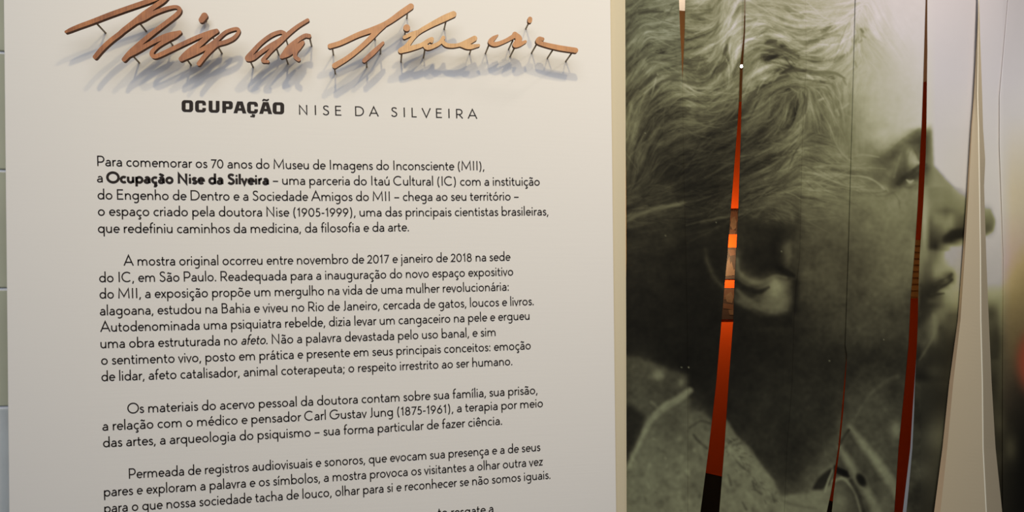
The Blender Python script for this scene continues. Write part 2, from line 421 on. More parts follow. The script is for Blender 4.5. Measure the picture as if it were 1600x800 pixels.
st_ = .3
xs_ = np.arange(-3, 24, st_); ys_ = np.arange(-7, 27, st_); XX, YY = np.meshgrid(xs_, ys_)
V = []; F = []
for x0, ch in hx:
    v, f, e = march(heavy(ch, XX, YY), -3, -7, st_)
    yb = 156.2 + (x0 - 283.8) * .0240
    b0 = len(V)
    for p in at(x0 + v[:, 0], yb + v[:, 1] + .024 * v[:, 0], -.0006): V.append(p)
    F += [[b0 + k for k in q] for q in f]
P(mesh('heading_text', V, F, M_ink))

# ------------------------------------------------------------------ the wooden signature
YF, YB = -.052, -.0445
def field(strokes, st=.7):
    pts = np.concatenate([np.array(s)[:, :2] for s in strokes]); lo = pts.min(0) - 12; hi = pts.max(0) + 12
    xs = np.arange(lo[0], hi[0], st); ys = np.arange(lo[1], hi[1], st); X, Y = np.meshgrid(xs, ys)
    f = np.full(X.shape, -50.)
    for s in strokes:
        s = [tuple(q) for q in s]
        sp = spl3(s)
        for (xa, ya, wa), (xb, yb, wb) in zip(sp[:-1], sp[1:]):
            d = np.array([xb - xa, yb - ya]); L = max(1e-9, d @ d); rm = max(wa, wb) + 3
            i0 = max(0, int((min(xa, xb) - rm - lo[0]) / st)); i1 = int((max(xa, xb) + rm - lo[0]) / st) + 1
            j0 = max(0, int((min(ya, yb) - rm - lo[1]) / st)); j1 = int((max(ya, yb) + rm - lo[1]) / st) + 1
            x = X[j0:j1, i0:i1]; y = Y[j0:j1, i0:i1]
            t = np.clip(((x - xa) * d[0] + (y - ya) * d[1]) / L, 0, 1)
            v = (wa + (wb - wa) * t) / 2 - np.hypot(x - xa - t * d[0], y - ya - t * d[1])
            f[j0:j1, i0:i1] = np.maximum(f[j0:j1, i0:i1], v)
    return f, lo, st
def spl3(s, n=6):
    if len(s) == 2: return s
    p = [np.array(q, float) for q in s]; p = [2 * p[0] - p[1]] + p + [2 * p[-1] - p[-2]]; out = []
    for i in range(1, len(p) - 2):
        for k in range(n):
            t = k / n; out.append(tuple(.5 * (2 * p[i] + (p[i + 1] - p[i - 1]) * t + (2 * p[i - 1] - 5 * p[i] + 4 * p[i + 1] - p[i + 2]) * t * t + (3 * p[i] - p[i - 1] - 3 * p[i + 1] + p[i + 2]) * t ** 3)))
    out.append(tuple(p[-2])); return out
def wooden(name, label, strokes, feet, wm, YF=YF, ws=1.0):
    YB = YF + .0075
    strokes = [[(a, b, c * ws) for a, b, c in q] for q in strokes]
    f, lo, st = field(strokes)
    V2, F, E = march(f, lo[0], lo[1], st)
    front = at(V2[:, 0], V2[:, 1], YF); n = len(front)
    back = front.copy(); back[:, 1] = YB
    # a thin chamfer ring keeps the sawn edge readable
    cen = front.mean(0)
    root = empty(name, (float(cen[0]), 0.0, float(front[:, 2].min())))
    tag(root, label, 'letter', 'wooden signature letters on pins')
    verts = list(front) + list(back)
    faces = [q[::-1] if False else q for q in F]; mi = [0] * len(F)
    faces += [[k + n for k in q][::-1] for q in F]; mi += [1] * len(F)
    faces += [(b, a, a + n, b + n) for a, b in E]; mi += [1] * len(E)
    o = mesh('letter_body', verts, faces, [wm, M_woodE], None, False, mi); adopt(o, root)
    for fx, fy in feet:
        p = at(fx, fy, 0.0); R_ = .00165; pv = []; pf = []
        for y in (0.0, YB + .001):
            for k in range(10):
                q = 2 * math.pi * k / 10; pv.append((p[0] + R_ * math.cos(q), y, p[2] + R_ * math.sin(q)))
        pf = [(k, (k + 1) % 10, 10 + (k + 1) % 10, 10 + k) for k in range(10)] + [tuple(range(10))[::-1], tuple(range(10, 20))]
        o = mesh('pin', pv, pf, M_pin, None, True); adopt(o, root)
    return root
N = [[(102.6, 49.6, 4.5), (110, 46.3, 6.5), (123, 41, 7.5), (145, 33, 8), (172.5, 22.4, 8.5), (200, 12.6, 8.5), (227, 3.4, 8.5), (245, -3, 8), (262, -10, 8), (266, -12, 8)],
     [(266, -12, 8), (255.6, 0, 8.5), (243, 8.8, 8.5), (225.4, 21.5, 9.5), (211.6, 33, 10), (193.7, 46.5, 9), (186, 53.2, 8.5), (172.5, 63.5, 8.5), (158.7, 76.5, 8.5), (148.4, 88.8, 8)],
     [(212, 34, 8), (225, 28.5, 8), (239, 20.8, 7.5), (257, 14, 7), (273.5, 10.5, 6), (280.5, 14, 7), (278, 20.5, 8), (268, 29, 8), (248.7, 43.5, 8), (228, 60, 8.5), (213, 73, 9), (202, 83.5, 9.5), (193.7, 92.8, 8)],
     [(202, 85, 9), (214.4, 78.7, 9), (235, 67.5, 7.5), (251.5, 59.3, 9), (265, 54.5, 9), (281, 50, 6)],
     [(281, 50.5, 6.5), (273, 55.5, 9), (262.5, 61.5, 8), (246, 72, 7), (237, 82, 7.5), (240, 88, 7.5), (248.7, 86, 8), (269.3, 76.3, 8), (290, 66.4, 8), (310.6, 57, 7.5), (328.5, 50.5, 7.5), (338.4, 47.6, 6.5)],
     [(339, 48.5, 7), (326, 56.4, 9), (312, 68.5, 10), (297, 80, 12), (288, 87, 10), (282.5, 92, 8)],
     [(283, 92.5, 8), (301, 84, 9), (316.4, 77, 8), (331.5, 68.5, 8.5), (342.5, 58.5, 7), (353.5, 49.5, 6.5), (368.6, 44.8, 6), (373, 48.8, 6), (366, 58.5, 7), (353.5, 65, 7.5), (339.7, 69, 8), (328.7, 77, 10), (319, 88.5, 8), (310.5, 99.5, 7.5)]]
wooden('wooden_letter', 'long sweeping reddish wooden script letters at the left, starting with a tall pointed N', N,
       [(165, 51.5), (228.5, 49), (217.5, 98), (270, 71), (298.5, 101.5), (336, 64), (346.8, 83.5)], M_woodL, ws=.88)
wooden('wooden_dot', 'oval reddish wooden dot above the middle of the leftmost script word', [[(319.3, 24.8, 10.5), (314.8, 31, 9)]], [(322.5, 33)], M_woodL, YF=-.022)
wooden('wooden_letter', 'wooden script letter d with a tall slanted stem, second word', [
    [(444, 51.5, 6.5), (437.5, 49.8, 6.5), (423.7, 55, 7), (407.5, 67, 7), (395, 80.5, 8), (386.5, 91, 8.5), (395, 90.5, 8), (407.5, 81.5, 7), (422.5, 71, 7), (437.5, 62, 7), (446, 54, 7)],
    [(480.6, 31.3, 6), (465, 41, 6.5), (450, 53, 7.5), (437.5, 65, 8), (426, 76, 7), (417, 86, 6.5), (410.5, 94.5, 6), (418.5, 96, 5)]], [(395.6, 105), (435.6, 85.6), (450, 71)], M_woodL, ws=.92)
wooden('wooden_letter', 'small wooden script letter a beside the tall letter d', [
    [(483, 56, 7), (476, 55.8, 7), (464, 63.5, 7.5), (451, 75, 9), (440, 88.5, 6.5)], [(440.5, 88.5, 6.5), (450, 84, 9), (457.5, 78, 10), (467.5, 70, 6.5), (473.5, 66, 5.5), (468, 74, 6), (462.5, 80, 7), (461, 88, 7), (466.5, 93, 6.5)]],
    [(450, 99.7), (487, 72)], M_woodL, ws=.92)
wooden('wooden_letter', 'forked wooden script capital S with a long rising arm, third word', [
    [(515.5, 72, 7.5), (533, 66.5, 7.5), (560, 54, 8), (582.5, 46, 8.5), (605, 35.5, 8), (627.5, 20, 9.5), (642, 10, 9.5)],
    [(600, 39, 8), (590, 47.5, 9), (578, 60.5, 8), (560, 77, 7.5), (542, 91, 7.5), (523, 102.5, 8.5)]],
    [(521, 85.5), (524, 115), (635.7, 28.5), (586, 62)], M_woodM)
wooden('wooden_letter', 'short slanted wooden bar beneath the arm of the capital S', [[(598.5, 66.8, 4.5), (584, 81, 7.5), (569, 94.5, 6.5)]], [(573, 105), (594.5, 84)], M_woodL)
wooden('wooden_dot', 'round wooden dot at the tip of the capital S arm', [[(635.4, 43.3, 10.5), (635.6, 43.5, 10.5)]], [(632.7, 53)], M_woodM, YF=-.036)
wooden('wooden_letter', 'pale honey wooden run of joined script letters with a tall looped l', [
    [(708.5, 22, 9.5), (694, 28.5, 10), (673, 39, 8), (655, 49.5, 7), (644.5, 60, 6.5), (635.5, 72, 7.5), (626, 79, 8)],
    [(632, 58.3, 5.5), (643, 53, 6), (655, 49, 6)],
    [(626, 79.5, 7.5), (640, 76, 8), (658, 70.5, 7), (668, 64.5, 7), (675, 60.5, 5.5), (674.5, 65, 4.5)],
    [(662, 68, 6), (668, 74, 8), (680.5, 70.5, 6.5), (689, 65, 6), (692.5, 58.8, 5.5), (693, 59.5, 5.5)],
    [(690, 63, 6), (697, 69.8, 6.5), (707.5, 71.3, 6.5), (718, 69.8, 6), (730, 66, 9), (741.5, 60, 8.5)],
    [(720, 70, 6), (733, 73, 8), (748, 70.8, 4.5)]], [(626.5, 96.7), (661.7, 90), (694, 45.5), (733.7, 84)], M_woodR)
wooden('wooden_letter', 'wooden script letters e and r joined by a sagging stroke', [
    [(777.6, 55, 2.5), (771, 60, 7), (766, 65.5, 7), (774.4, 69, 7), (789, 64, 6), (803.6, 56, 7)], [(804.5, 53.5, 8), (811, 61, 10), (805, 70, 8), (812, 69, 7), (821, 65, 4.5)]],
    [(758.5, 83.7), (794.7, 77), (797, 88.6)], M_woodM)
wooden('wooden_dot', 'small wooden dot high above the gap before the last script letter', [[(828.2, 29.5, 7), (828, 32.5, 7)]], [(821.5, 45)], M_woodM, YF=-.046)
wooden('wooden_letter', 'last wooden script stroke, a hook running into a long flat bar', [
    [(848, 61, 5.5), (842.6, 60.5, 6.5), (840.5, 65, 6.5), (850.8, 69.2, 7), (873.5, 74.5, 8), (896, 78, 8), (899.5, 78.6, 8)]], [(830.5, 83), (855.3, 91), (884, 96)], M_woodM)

# ------------------------------------------------------------------ the portrait printed on the curtain
GX0, GX1, GY0, GY1 = 960, 1660, -120, 920
gx = np.arange(GX0, GX1); gy = np.arange(GY0, GY1); PXg, PYg = np.meshgrid(gx.astype(float), gy.astype(float))
T = np.array([
 [100,105,110,115,135,150,150,160,172,182,195,202,203,200,198,195,188],
 [95,105,112,105,150,150,150,155,165,172,188,200,202,198,196,192,186],
 [85,105,120,112,150,145,130,140,150,155,172,195,198,195,194,190,186],
 [80,95,105,110,115,120,100,100,135,145,168,188,196,194,194,190,188],
 [80,80,85,105,90,70,75,85,102,122,160,182,192,193,193,190,190],
 [75,80,65,78,65,62,75,85,92,112,148,172,190,192,192,190,188],
 [60,68,55,50,52,62,72,88,95,106,122,130,185,190,190,188,180],
 [55,60,50,42,48,60,72,88,102,98,100,95,140,188,188,185,172],
 [65,62,55,42,48,55,65,75,100,98,112,125,105,140,180,182,165],
 [48,52,48,38,38,45,50,60,75,82,95,105,95,130,170,172,155],
 [38,42,38,32,32,42,45,50,72,70,85,92,120,140,160,165,140],
 [34,38,36,28,35,38,50,60,68,66,78,85,70,120,150,158,115],
 [30,33,33,26,28,45,60,42,56,62,68,60,55,110,100,110,95],
 [28,30,28,26,26,28,32,36,48,56,60,52,70,75,75,80,80],
 [38,32,28,22,26,28,32,36,42,45,46,42,52,50,60,70,65],
 [62,68,50,24,28,32,38,40,40,45,62,55,48,55,55,62,45],
 [55,70,75,60,30,36,42,38,38,58,70,62,44,52,55,50,30],
 [40,82,80,78,55,40,42,36,42,70,72,62,46,60,55,40,18],
 [65,88,85,85,85,55,42,36,60,80,88,60,45,62,55,40,14],
 [85,92,88,88,88,80,60,48,88,85,90,70,44,55,50,35,12],
 [90,95,92,92,90,85,78,85,92,85,80,75,42,50,50,30,12]], float)
def bil(A, fx, fy):
    fx = np.clip(fx, 0, A.shape[1] - 1.001); fy = np.clip(fy, 0, A.shape[0] - 1.001)
    i = fx.astype(int); j = fy.astype(int); a = fx - i; b = fy - j
    return (A[j, i] * (1 - a) + A[j, i + 1] * a) * (1 - b) + (A[j + 1, i] * (1 - a) + A[j + 1, i + 1] * a) * b
sm = lambda t: t
U = (PXg - 960) / 40; Vv = PYg / 40
IMG = bil(T, U, Vv)
def blur(A, r):
    r = int(r)
    if r < 1: return A
    for _ in range(2):
        for ax in (0, 1):
            pad = [(0, 0), (0, 0)]; pad[ax] = (r + 1, r)
            c = np.cumsum(np.pad(A, pad, mode='edge'), axis=ax)
            n = A.shape[ax]
            hi = np.take(c, np.arange(2 * r + 1, 2 * r + 1 + n), axis=ax); lo = np.take(c, np.arange(0, n), axis=ax)
            A = (hi - lo) / (2 * r + 1)
    return A
IMG = blur(IMG, 9)
rng = np.random.default_rng(5)
def win(x0, x1, y0, y1):
    i0 = int(np.clip(x0 - GX0, 0, len(gx) - 1)); i1 = int(np.clip(x1 - GX0 + 1, 1, len(gx)))
    j0 = int(np.clip(y0 - GY0, 0, len(gy) - 1)); j1 = int(np.clip(y1 - GY0 + 1, 1, len(gy)))
    return slice(j0, j1), slice(i0, i1)
def stroke(pts, w, val, k=1.0, soft=2.0, mode='mix', arr=None):
    """soft brush stroke towards tone val"""
    A = IMG if arr is None else arr
    ws = w if isinstance(w, (list, tuple)) else [w] * len(pts)
    sp = spl3([(p[0], p[1], q) for p, q in zip(pts, ws)], 5) if len(pts) > 2 else [(p[0], p[1], q) for p, q in zip(pts, ws)]
    m = max(ws) / 2 + soft * 2 + 2
    xs = [p[0] for p in sp]; ys = [p[1] for p in sp]
    sl = win(min(xs) - m, max(xs) + m, min(ys) - m, max(ys) + m)
    X = PXg[sl]; Y = PYg[sl]; D = np.full(X.shape, -99.)
    for (xa, ya, wa), (xb, yb, wb) in zip(sp[:-1], sp[1:]):
        dx, dy = xb - xa, yb - ya; L = max(1e-9, dx * dx + dy * dy)
        t = np.clip(((X - xa) * dx + (Y - ya) * dy) / L, 0, 1)
        D = np.maximum(D, (wa + (wb - wa) * t) / 2 - np.hypot(X - xa - t * dx, Y - ya - t * dy))
    a = np.clip(.5 + D / (2 * soft), 0, 1); a = a * a * (3 - 2 * a) * k
    A[sl] = A[sl] * (1 - a) + val * a
def blob(cx, cy, rx, ry, val, k=1.0, ang=0, p=2.0):
    m = max(rx, ry) * 1.8; sl = win(cx - m, cx + m, cy - m, cy + m)
    X = PXg[sl] - cx; Y = PYg[sl] - cy; c, s = math.cos(math.radians(ang)), math.sin(math.radians(ang))
    q = ((X * c + Y * s) / rx) ** 2 + ((-X * s + Y * c) / ry) ** 2
    a = np.exp(-(q ** (p / 2)) * .9) * k
    IMG[sl] = IMG[sl] * (1 - a) + val * a
def poly(pts, val, soft=3, k=1.0):
    xs = [p[0] for p in pts]; ys = [p[1] for p in pts]; m = soft * 3 + 2
    sl = win(min(xs) - m, max(xs) + m, min(ys) - m, max(ys) + m); X = PXg[sl]; Y = PYg[sl]
    ins = np.zeros(X.shape, bool)
    for (xa, ya), (xb, yb) in zip(pts, pts[1:] + pts[:1]):
        if ya == yb: continue
        c = ((ya > Y) != (yb > Y)) & (X < (xb - xa) * (Y - ya) / (yb - ya) + xa); ins ^= c
    a = blur(ins.astype(float), soft) * k
    v = val(X, Y) if callable(val) else val
    IMG[sl] = IMG[sl] * (1 - a) + v * a

# --- hair: flow field, streaks, strands
FL = [(990,60,1,-1.5),(1030,20,1,-.3),(1030,55,1,.05),(1050,100,1,-.2),(1000,120,1,-1.2),(985,200,.2,-1),(1020,200,.5,-1),(1040,170,1,-.8),(1050,220,1,-.4),(1000,250,.3,-1),
 (1050,330,1,-.15),(1000,340,1,-.2),(1000,440,1,-.2),(1050,440,1,-.2),(1090,30,1,.1),(1110,60,1,-.4),(1135,20,-.35,1),(1122,60,-.4,1),(1140,90,-.15,1),(1128,115,-.6,1),(1090,165,1,.25),(1120,150,1,-.5),
 (1075,120,1,.35),(1085,95,1,-.3),(1080,190,1,.1),(1110,200,1,-.3),(1140,170,1,-.8),(1100,260,1,-.6),(1100,330,1,-.3),(1180,12,1,.1),(1210,30,1,.5),(1230,60,1,.4),(1180,45,1,-.4),(1170,90,1,-.9),(1200,75,1,0),(1220,100,1,.3),
 (1240,110,1,.3),(1200,120,1,-.5),(1180,150,1,-1),(1220,130,1,-.4),(1242,160,-.25,1),(1215,170,-.5,1),(1180,200,1,-.7),(1200,230,1,-.4),(1230,262,1,-1),(1200,290,1,-.5),(1175,330,1,-.35),(1230,330,1,.4),(1270,20,1,.2),(1300,25,1,-.2),
 (1280,60,1,-.35),(1300,60,1,-.6),(1290,90,1,-.5),(1320,80,.5,-1),(1332,60,.6,-1),(1350,50,.5,1),(1365,70,.8,1),(1310,105,1,-.7),(1270,100,1,.2),(1280,118,1,0),(1300,150,.5,1),(1325,150,-.1,1),(1270,160,.4,1),(1330,220,0,1),
 (1270,270,1,.12),(1340,280,1,.2),(1290,300,1,.1),(1290,250,1,.25)]
FL = np.array(FL, float)
cxg, cyg = np.meshgrid(np.arange(GX0, GX1, 8.), np.arange(GY0, GY1, 8.))
d2 = (cxg[..., None] - FL[:, 0]) ** 2 + (cyg[..., None] - FL[:, 1]) ** 2
wt = 1 / (d2 + 60) ** 1.6
n_ = np.hypot(FL[:, 2], FL[:, 3]); ang2 = 2 * np.arctan2(FL[:, 3] / n_, FL[:, 2] / n_)
c2 = (wt * np.cos(ang2)).sum(-1); s2 = (wt * np.sin(ang2)).sum(-1)
c2 = bil(c2, (PXg - GX0) / 8, (PYg - GY0) / 8); s2 = bil(s2, (PXg - GX0) / 8, (PYg - GY0) / 8)
TH = np.arctan2(s2, c2) / 2; FX = np.cos(TH); FY = np.sin(TH)
def lic(noise, n, step):
    acc_ = noise.copy(); H_, W_ = noise.shape
    for sgn in (1, -1):
        x = np.tile(np.arange(W_, dtype=float), (H_, 1)); y = np.tile(np.arange(H_, dtype=float)[:, None], (1, W_))
        px_, py_ = FX * sgn, FY * sgn
        for _ in range(n):
            x += px_ * step; y += py_ * step
            i = np.clip(x.astype(int), 0, W_ - 1); j = np.clip(y.astype(int), 0, H_ - 1)
            vx, vy = FX[j, i], FY[j, i]; s_ = np.where(vx * px_ + vy * py_ < 0, -1, 1); px_, py_ = vx * s_, vy * s_
            acc_ += noise[j, i]
    acc_ -= acc_.mean(); return acc_ / acc_.std()
n1 = blur(rng.standard_normal(IMG.shape), 1); n2 = blur(rng.standard_normal(IMG.shape), 3)
L1 = lic(n1, 12, 1.5); L2 = lic(n2, 14, 2.0); L3 = lic(blur(rng.standard_normal(IMG.shape), 6), 16, 2.5)
AM = np.array([   # strength of the hair streaks, same grid as the tones
 [9,9,9,9,8,8,8,7,6,4,2,0,0,0,0,0,0],[10,10,10,10,9,9,10,9,8,7,4,1,0,0,0,0,0],[11,11,11,11,10,10,12,10,10,8,4,1,0,0,0,0,0],
 [11,11,11,11,12,12,13,12,10,6,2,0,0,0,0,0,0],[10,10,11,11,11,10,11,12,9,4,1,0,0,0,0,0,0],[9,9,9,10,9,9,10,11,8,3,0,0,0,0,0,0,0],
 [9,9,8,8,8,9,10,10,7,3,0,0,0,0,0,0,0],[7,7,6,6,7,8,10,10,8,6,2,0,0,0,0,0,0],[6,6,5,5,6,6,7,7,4,2,0,0,0,0,0,0,0],[4,4,3,3,4,4,4,3,1,0,0,0,0,0,0,0,0],
 [3,3,2,2,1,1,0,0,0,0,0,0,0,0,0,0,0],[2,2,1,1,0,0,0,0,0,0,0,0,0,0,0,0,0]] + [[0] * 17] * 9, float)
AMg = blur(bil(AM, U, Vv), 8)
# dark locks and bright wisps seen in the print
for pts, w, v in [
 ([(978,75),(990,55),(1010,44),(1045,48)],9,78),([(1000,98),(1030,84),(1060,84)],13,82),([(985,60),(1000,46),(1020,42)],5,70),([(1075,24),(1095,22),(1108,14)],9,88),
 ([(1000,20),(1020,17),(1045,20)],6,82),([(1130,95),(1135,70),(1136,60)],7,78),([(1115,118),(1128,108),(1133,94)],14,66),([(1072,100),(1090,98),(1100,94)],12,80),
 ([(1072,122),(1095,124),(1115,118)],12,78),([(1195,92),(1210,82),(1230,90)],13,62),([(1210,78),(1230,80),(1245,88)],6,72),([(1190,60),(1200,62),(1212,66)],6,88),
 ([(1225,10),(1240,20),(1255,26)],4,100),([(1200,118),(1225,107),(1262,112),(1300,120)],7,62),([(1190,150),(1205,130),(1225,118)],12,62),([(1165,165),(1185,140),(1200,130)],16,60),
 ([(1245,66),(1262,68),(1272,62)],4,105),([(1245,90),(1262,95),(1285,93)],4,100),([(1300,98),(1315,90),(1322,84)],4,92),([(1335,66),(1345,52),(1350,46)],8,118),([(1285,52),(1292,46)],4,105),
 ([(1290,45),(1297,40)],4,105),([(1100,230),(1120,210),(1150,180)],22,50),([(1010,215),(1040,180),(1065,172)],22,56),([(1010,150),(1035,125),(1060,118)],10,72),([(1000,180),(1010,160),(1030,142)],6,70),
 ([(1225,215),(1232,190),(1240,165)],7,66),([(1040,285),(1060,270),(1068,268)],20,44)]: stroke(pts, w, v, .72, 4.5)
for pts, w, v in [
 ([(1150,0),(1138,25),(1125,50),(1118,75),(1108,90)],13,158),([(1148,45),(1143,70),(1146,95)],9,150),([(1005,50),(1035,50),(1062,58)],6,140),([(1000,100),(1025,106),(1060,104)],7,122),
 ([(985,170),(995,140),(1015,122)],5,110),([(982,200),(990,160),(1000,145)],4,100),([(1068,140),(1095,150),(1125,145)],6,128),([(1075,160),(1100,166),(1130,155)],4,112),([(1015,215),(1040,195),(1062,188)],5,100),
 ([(1070,190),(1100,193),(1125,178),(1150,160)],3.5,110),([(1010,230),(1035,226),(1062,212)],4,88),([(1000,250),(992,200),(1000,170)],5,84),([(978,338),(1000,328),(1035,322),(1068,316)],4,98),([(980,350),(1010,335),(1068,326)],3,70),
 ([(1164,10),(1190,20),(1225,35),(1258,50)],6,168),([(1170,30),(1190,26),(1225,45),(1260,58)],4,160),([(1168,55),(1185,38),(1205,36)],4,150),([(1200,100),(1225,96),(1250,104)],3,115),([(1170,215),(1190,197),(1225,205),(1250,200)],2.5,102),
 ([(1160,250),(1185,238),(1215,232)],3,92),([(1205,290),(1225,265),(1250,245),(1252,230)],4,112),([(1195,300),(1220,280),(1248,262)],4,100),([(1170,340),(1200,320),(1225,300),(1250,285)],2.5,92),([(1212,320),(1228,328),(1240,345)],2,90),
 ([(1240,130),(1228,160),(1222,185)],3,102),([(1232,128),(1225,150),(1205,170)],3,98),([(1262,122),(1268,123)],5,150),([(1280,158),(1287,153)],3,130),([(1305,170),(1318,163)],3,140),([(1250,268),(1275,272),(1310,280),(1335,290)],3,128),([(1255,282),(1290,286),(1330,296)],3,120),
 ([(1250,262),(1290,262),(1350,262),(1375,285),(1388,298)],2.2,132),([(1260,275),(1320,276),(1370,284)],2.2,130),([(1285,250),(1330,243),(1370,246)],2,128),([(1345,265),(1385,266),(1400,270)],1.6,135),([(1255,240),(1275,265),(1300,275)],2,118),
 ([(1330,30),(1322,55),(1318,85)],6,165),([(1260,45),(1290,58),(1315,50)],5,165),([(1090,345),(1120,342),(1160,335),(1190,322),(1212,317)],3,74),([(1080,300),(1110,310),(1140,300),(1160,296)],3,66),([(1075,380),(1110,362),(1150,340)],2,54)]: stroke(pts, w * 1.1, v, .5, 2.6)
# break the drawn locks up a little before the streaks go over them
wx = blur(rng.standard_normal(IMG.shape), 5); wx /= wx.std(); wy = blur(rng.standard_normal(IMG.shape), 5); wy /= wy.std()
msk = np.clip(AMg / 6, 0, 1)
IMG = bil(IMG, PXg - GX0 + wx * 2.6 * msk, PYg - GY0 + wy * 2.6 * msk)
tone = np.clip(IMG / 95, .45, 1.25)
L0 = lic(rng.standard_normal(IMG.shape), 9, 1.2)
IMG += AMg * tone * (.55 * L0 + 1.0 * L1 + 1.15 * L2 + .8 * L3) * .85
def strand(x, y, n, w, dv_, k, dev=0.):
    pts = []; i, j = int(x - GX0), int(y - GY0)
    vx, vy = FX[j, i], FY[j, i]; bend = rnd.uniform(-.02, .02)
    for q in range(n):
        pts.append((x, y)); a_ = dev + bend * q
        x += (vx * math.cos(a_) - vy * math.sin(a_)) * 5; y += (vx * math.sin(a_) + vy * math.cos(a_)) * 5
        i, j = int(np.clip(x - GX0, 0, len(gx) - 1)), int(np.clip(y - GY0, 0, len(gy) - 1))
        nx, ny = FX[j, i], FY[j, i]; s_ = -1 if nx * vx + ny * vy < 0 else 1; vx, vy = nx * s_, ny * s_
    i, j = int(np.clip(pts[n // 2][0] - GX0, 0, len(gx) - 1)), int(np.clip(pts[n // 2][1] - GY0, 0, len(gy) - 1))
    stroke(pts, [w * math.sin(math.pi * (q + .5) / n) + .3 for q in range(n)], max(22, IMG[j, i] + dv_), k, .9)
rnd = random.Random(3)
for _ in range(1900):
    x, y = rnd.uniform(974, 1370), rnd.uniform(-30, 350)
    a_ = AMg[int(y - GY0), int(x - GX0)]
    if a_ < 3.0: continue
    s_ = rnd.choice((1, 1, 1, -1)); strand(x, y, rnd.randint(5, 13), rnd.uniform(.5, 2.2), s_ * a_ * rnd.uniform(1.3, 3.4), .55, rnd.gauss(0, .28))
# --- sky / foliage behind the profile
def bgv(X, Y): return np.interp(Y, [-120, 0, 180, 260, 330, 400, 440, 462, 490, 520, 560, 920], [202, 200, 191, 188, 180, 162, 153, 128, 82, 62, 52, 50])
poly([(1457,200),(1458,258),(1476,277),(1492,293),(1510,312),(1530,318),(1543,328),(1552,345),(1550,358),(1541,367),(1505,374),(1482,381),(1475,385),(1478,400),(1486,420),(1490,433),(1487,442),(1478,450),(1474,458),(1476,464),(1468,474),(1462,488),(1464,503),(1460,520),(1452,545),(1440,562),(1560,562),(1562,200)], bgv, 2)
for cx, cy, rx, ry, v in [(1480,500,26,16,66),(1462,560,30,26,40),(1500,545,20,20,36),(1470,620,26,22,38),(1465,682,22,20,74),(1432,650,14,26,38),(1442,735,16,18,64),(1430,785,16,26,38),(1485,760,20,20,58),(1500,640,14,20,44),(1548,490,8,12,58),(1556,540,10,26,48),(1552,600,8,30,42),(1562,660,10,20,60),(1558,720,10,16,48),(1578,700,12,22,62)]: blob(cx, cy, rx, ry, v, .8)
# --- face
poly([(1432,205),(1455,202),(1457,230),(1459,258),(1476,277),(1492,293),(1510,312),(1530,318),(1543,328),(1552,345),(1550,358),(1541,367),(1528,370),(1505,374),(1495,377),(1482,380),(1475,385),(1478,400),(1486,420),(1490,433),(1487,442),(1478,449),(1474,458),(1476,464),(1468,474),(1462,488),(1464,503),(1460,520),(1452,545),(1440,562),(1425,575)],
     lambda X, Y: np.interp(Y, [200, 260, 300, 340, 370, 400, 440, 480, 540, 580], [105, 122, 128, 104, 90, 118, 100, 78, 66, 48]), 2)
blob(1400, 170, 45, 60, 176, .5); blob(1370, 110, 30, 45, 172, .6); blob(1385, 215, 22, 16, 150, .6)
stroke([(1545,330),(1551,345),(1548,358)], 8, 98, .8, 4); blob(1543, 357, 8, 9, 72, .8); blob(1542, 328, 8, 8, 138, .6)
# cheek and neck
blob(1330, 345, 40, 22, 92, .4); blob(1300, 400, 30, 40, 68, .4); blob(1345, 440, 26, 60, 60, .5); blob(1395, 420, 26, 40, 98, .5); blob(1385, 500, 25, 30, 64, .4)
blob(1330, 570, 60, 26, 36, .6); blob(1260, 640, 22, 40, 50, .5)
poly([(1246,330),(1250,330),(1249,400),(1241,470),(1237,520),(1230,520),(1238,440),(1244,380)], 38, 3, .8)
# ear
stroke([(1102,390),(1106,412),(1118,436),(1132,450)], [5,7,7,4], 60, .75, 5)
stroke([(1118,400),(1124,420),(1134,436)], 7, 30, .7, 5)
# lower left: background, shoulder and knitted collar
poly([(960,548),(975,553),(1020,566),(1050,578),(1076,585),(1076,900),(960,900)], lambda X, Y: np.interp(Y, [550, 640, 700, 800, 920], [62, 62, 78, 92, 94]), 3)
blob(1000, 575, 14, 30, 70, .5); blob(1030, 600, 26, 14, 56, .5); blob(1028.5, 586, 9, 8, 108, .8); blob(1064, 598, 5, 6, 96, .7); blob(1002, 620, 12, 20, 74, .5); blob(1050, 612, 12, 8, 52, .5)
stroke([(1018,628),(1030,638),(1042,630)], 5, 92, .6, 3)
poly([(960,640),(985,632),(1008,650),(1002,672),(988,702),(976,732),(960,745)], 34, 4, .9)
poly([(1015,650),(1045,635),(1076,622),(1076,900),(968,900),(976,745),(992,712)], lambda X, Y: np.interp(Y, [640, 700, 800], [76, 84, 94]), 4, .9)
stroke([(1078,610),(1060,624),(1034,640),(1014,662),(996,700),(980,734)], [9,11,12,9,6,5], 112, .8, 4)
blob(1052, 662, 20, 22, 62, .8); blob(1040, 740, 7, 50, 74, .5); blob(1000, 740, 6, 9, 66, .5, 30); blob(1032, 785, 6, 6, 60, .6); blob(1062, 750, 8, 50, 100, .5)
poly([(1074,650),(1086,641),(1100,644),(1116,660),(1116,900),(1070,900)], lambda X, Y: np.interp(Y, [640, 700, 800], [72, 84, 90]), 3)
stroke([(1078,668),(1095,658),(1110,662)], 4, 56, .7, 2.5); stroke([(1084,680),(1090,688),(1104,700)], 4, 50, .7, 2.5); blob(1080, 700, 5, 14, 62, .5)
poly([(1128,648),(1140,662),(1152,682),(1172,700),(1192,730),(1209,750),(1219,774),(1222,900),(1115,900),(1122,700)], lambda X, Y: np.interp(Y, [650, 700, 800], [82, 92, 92]), 2)
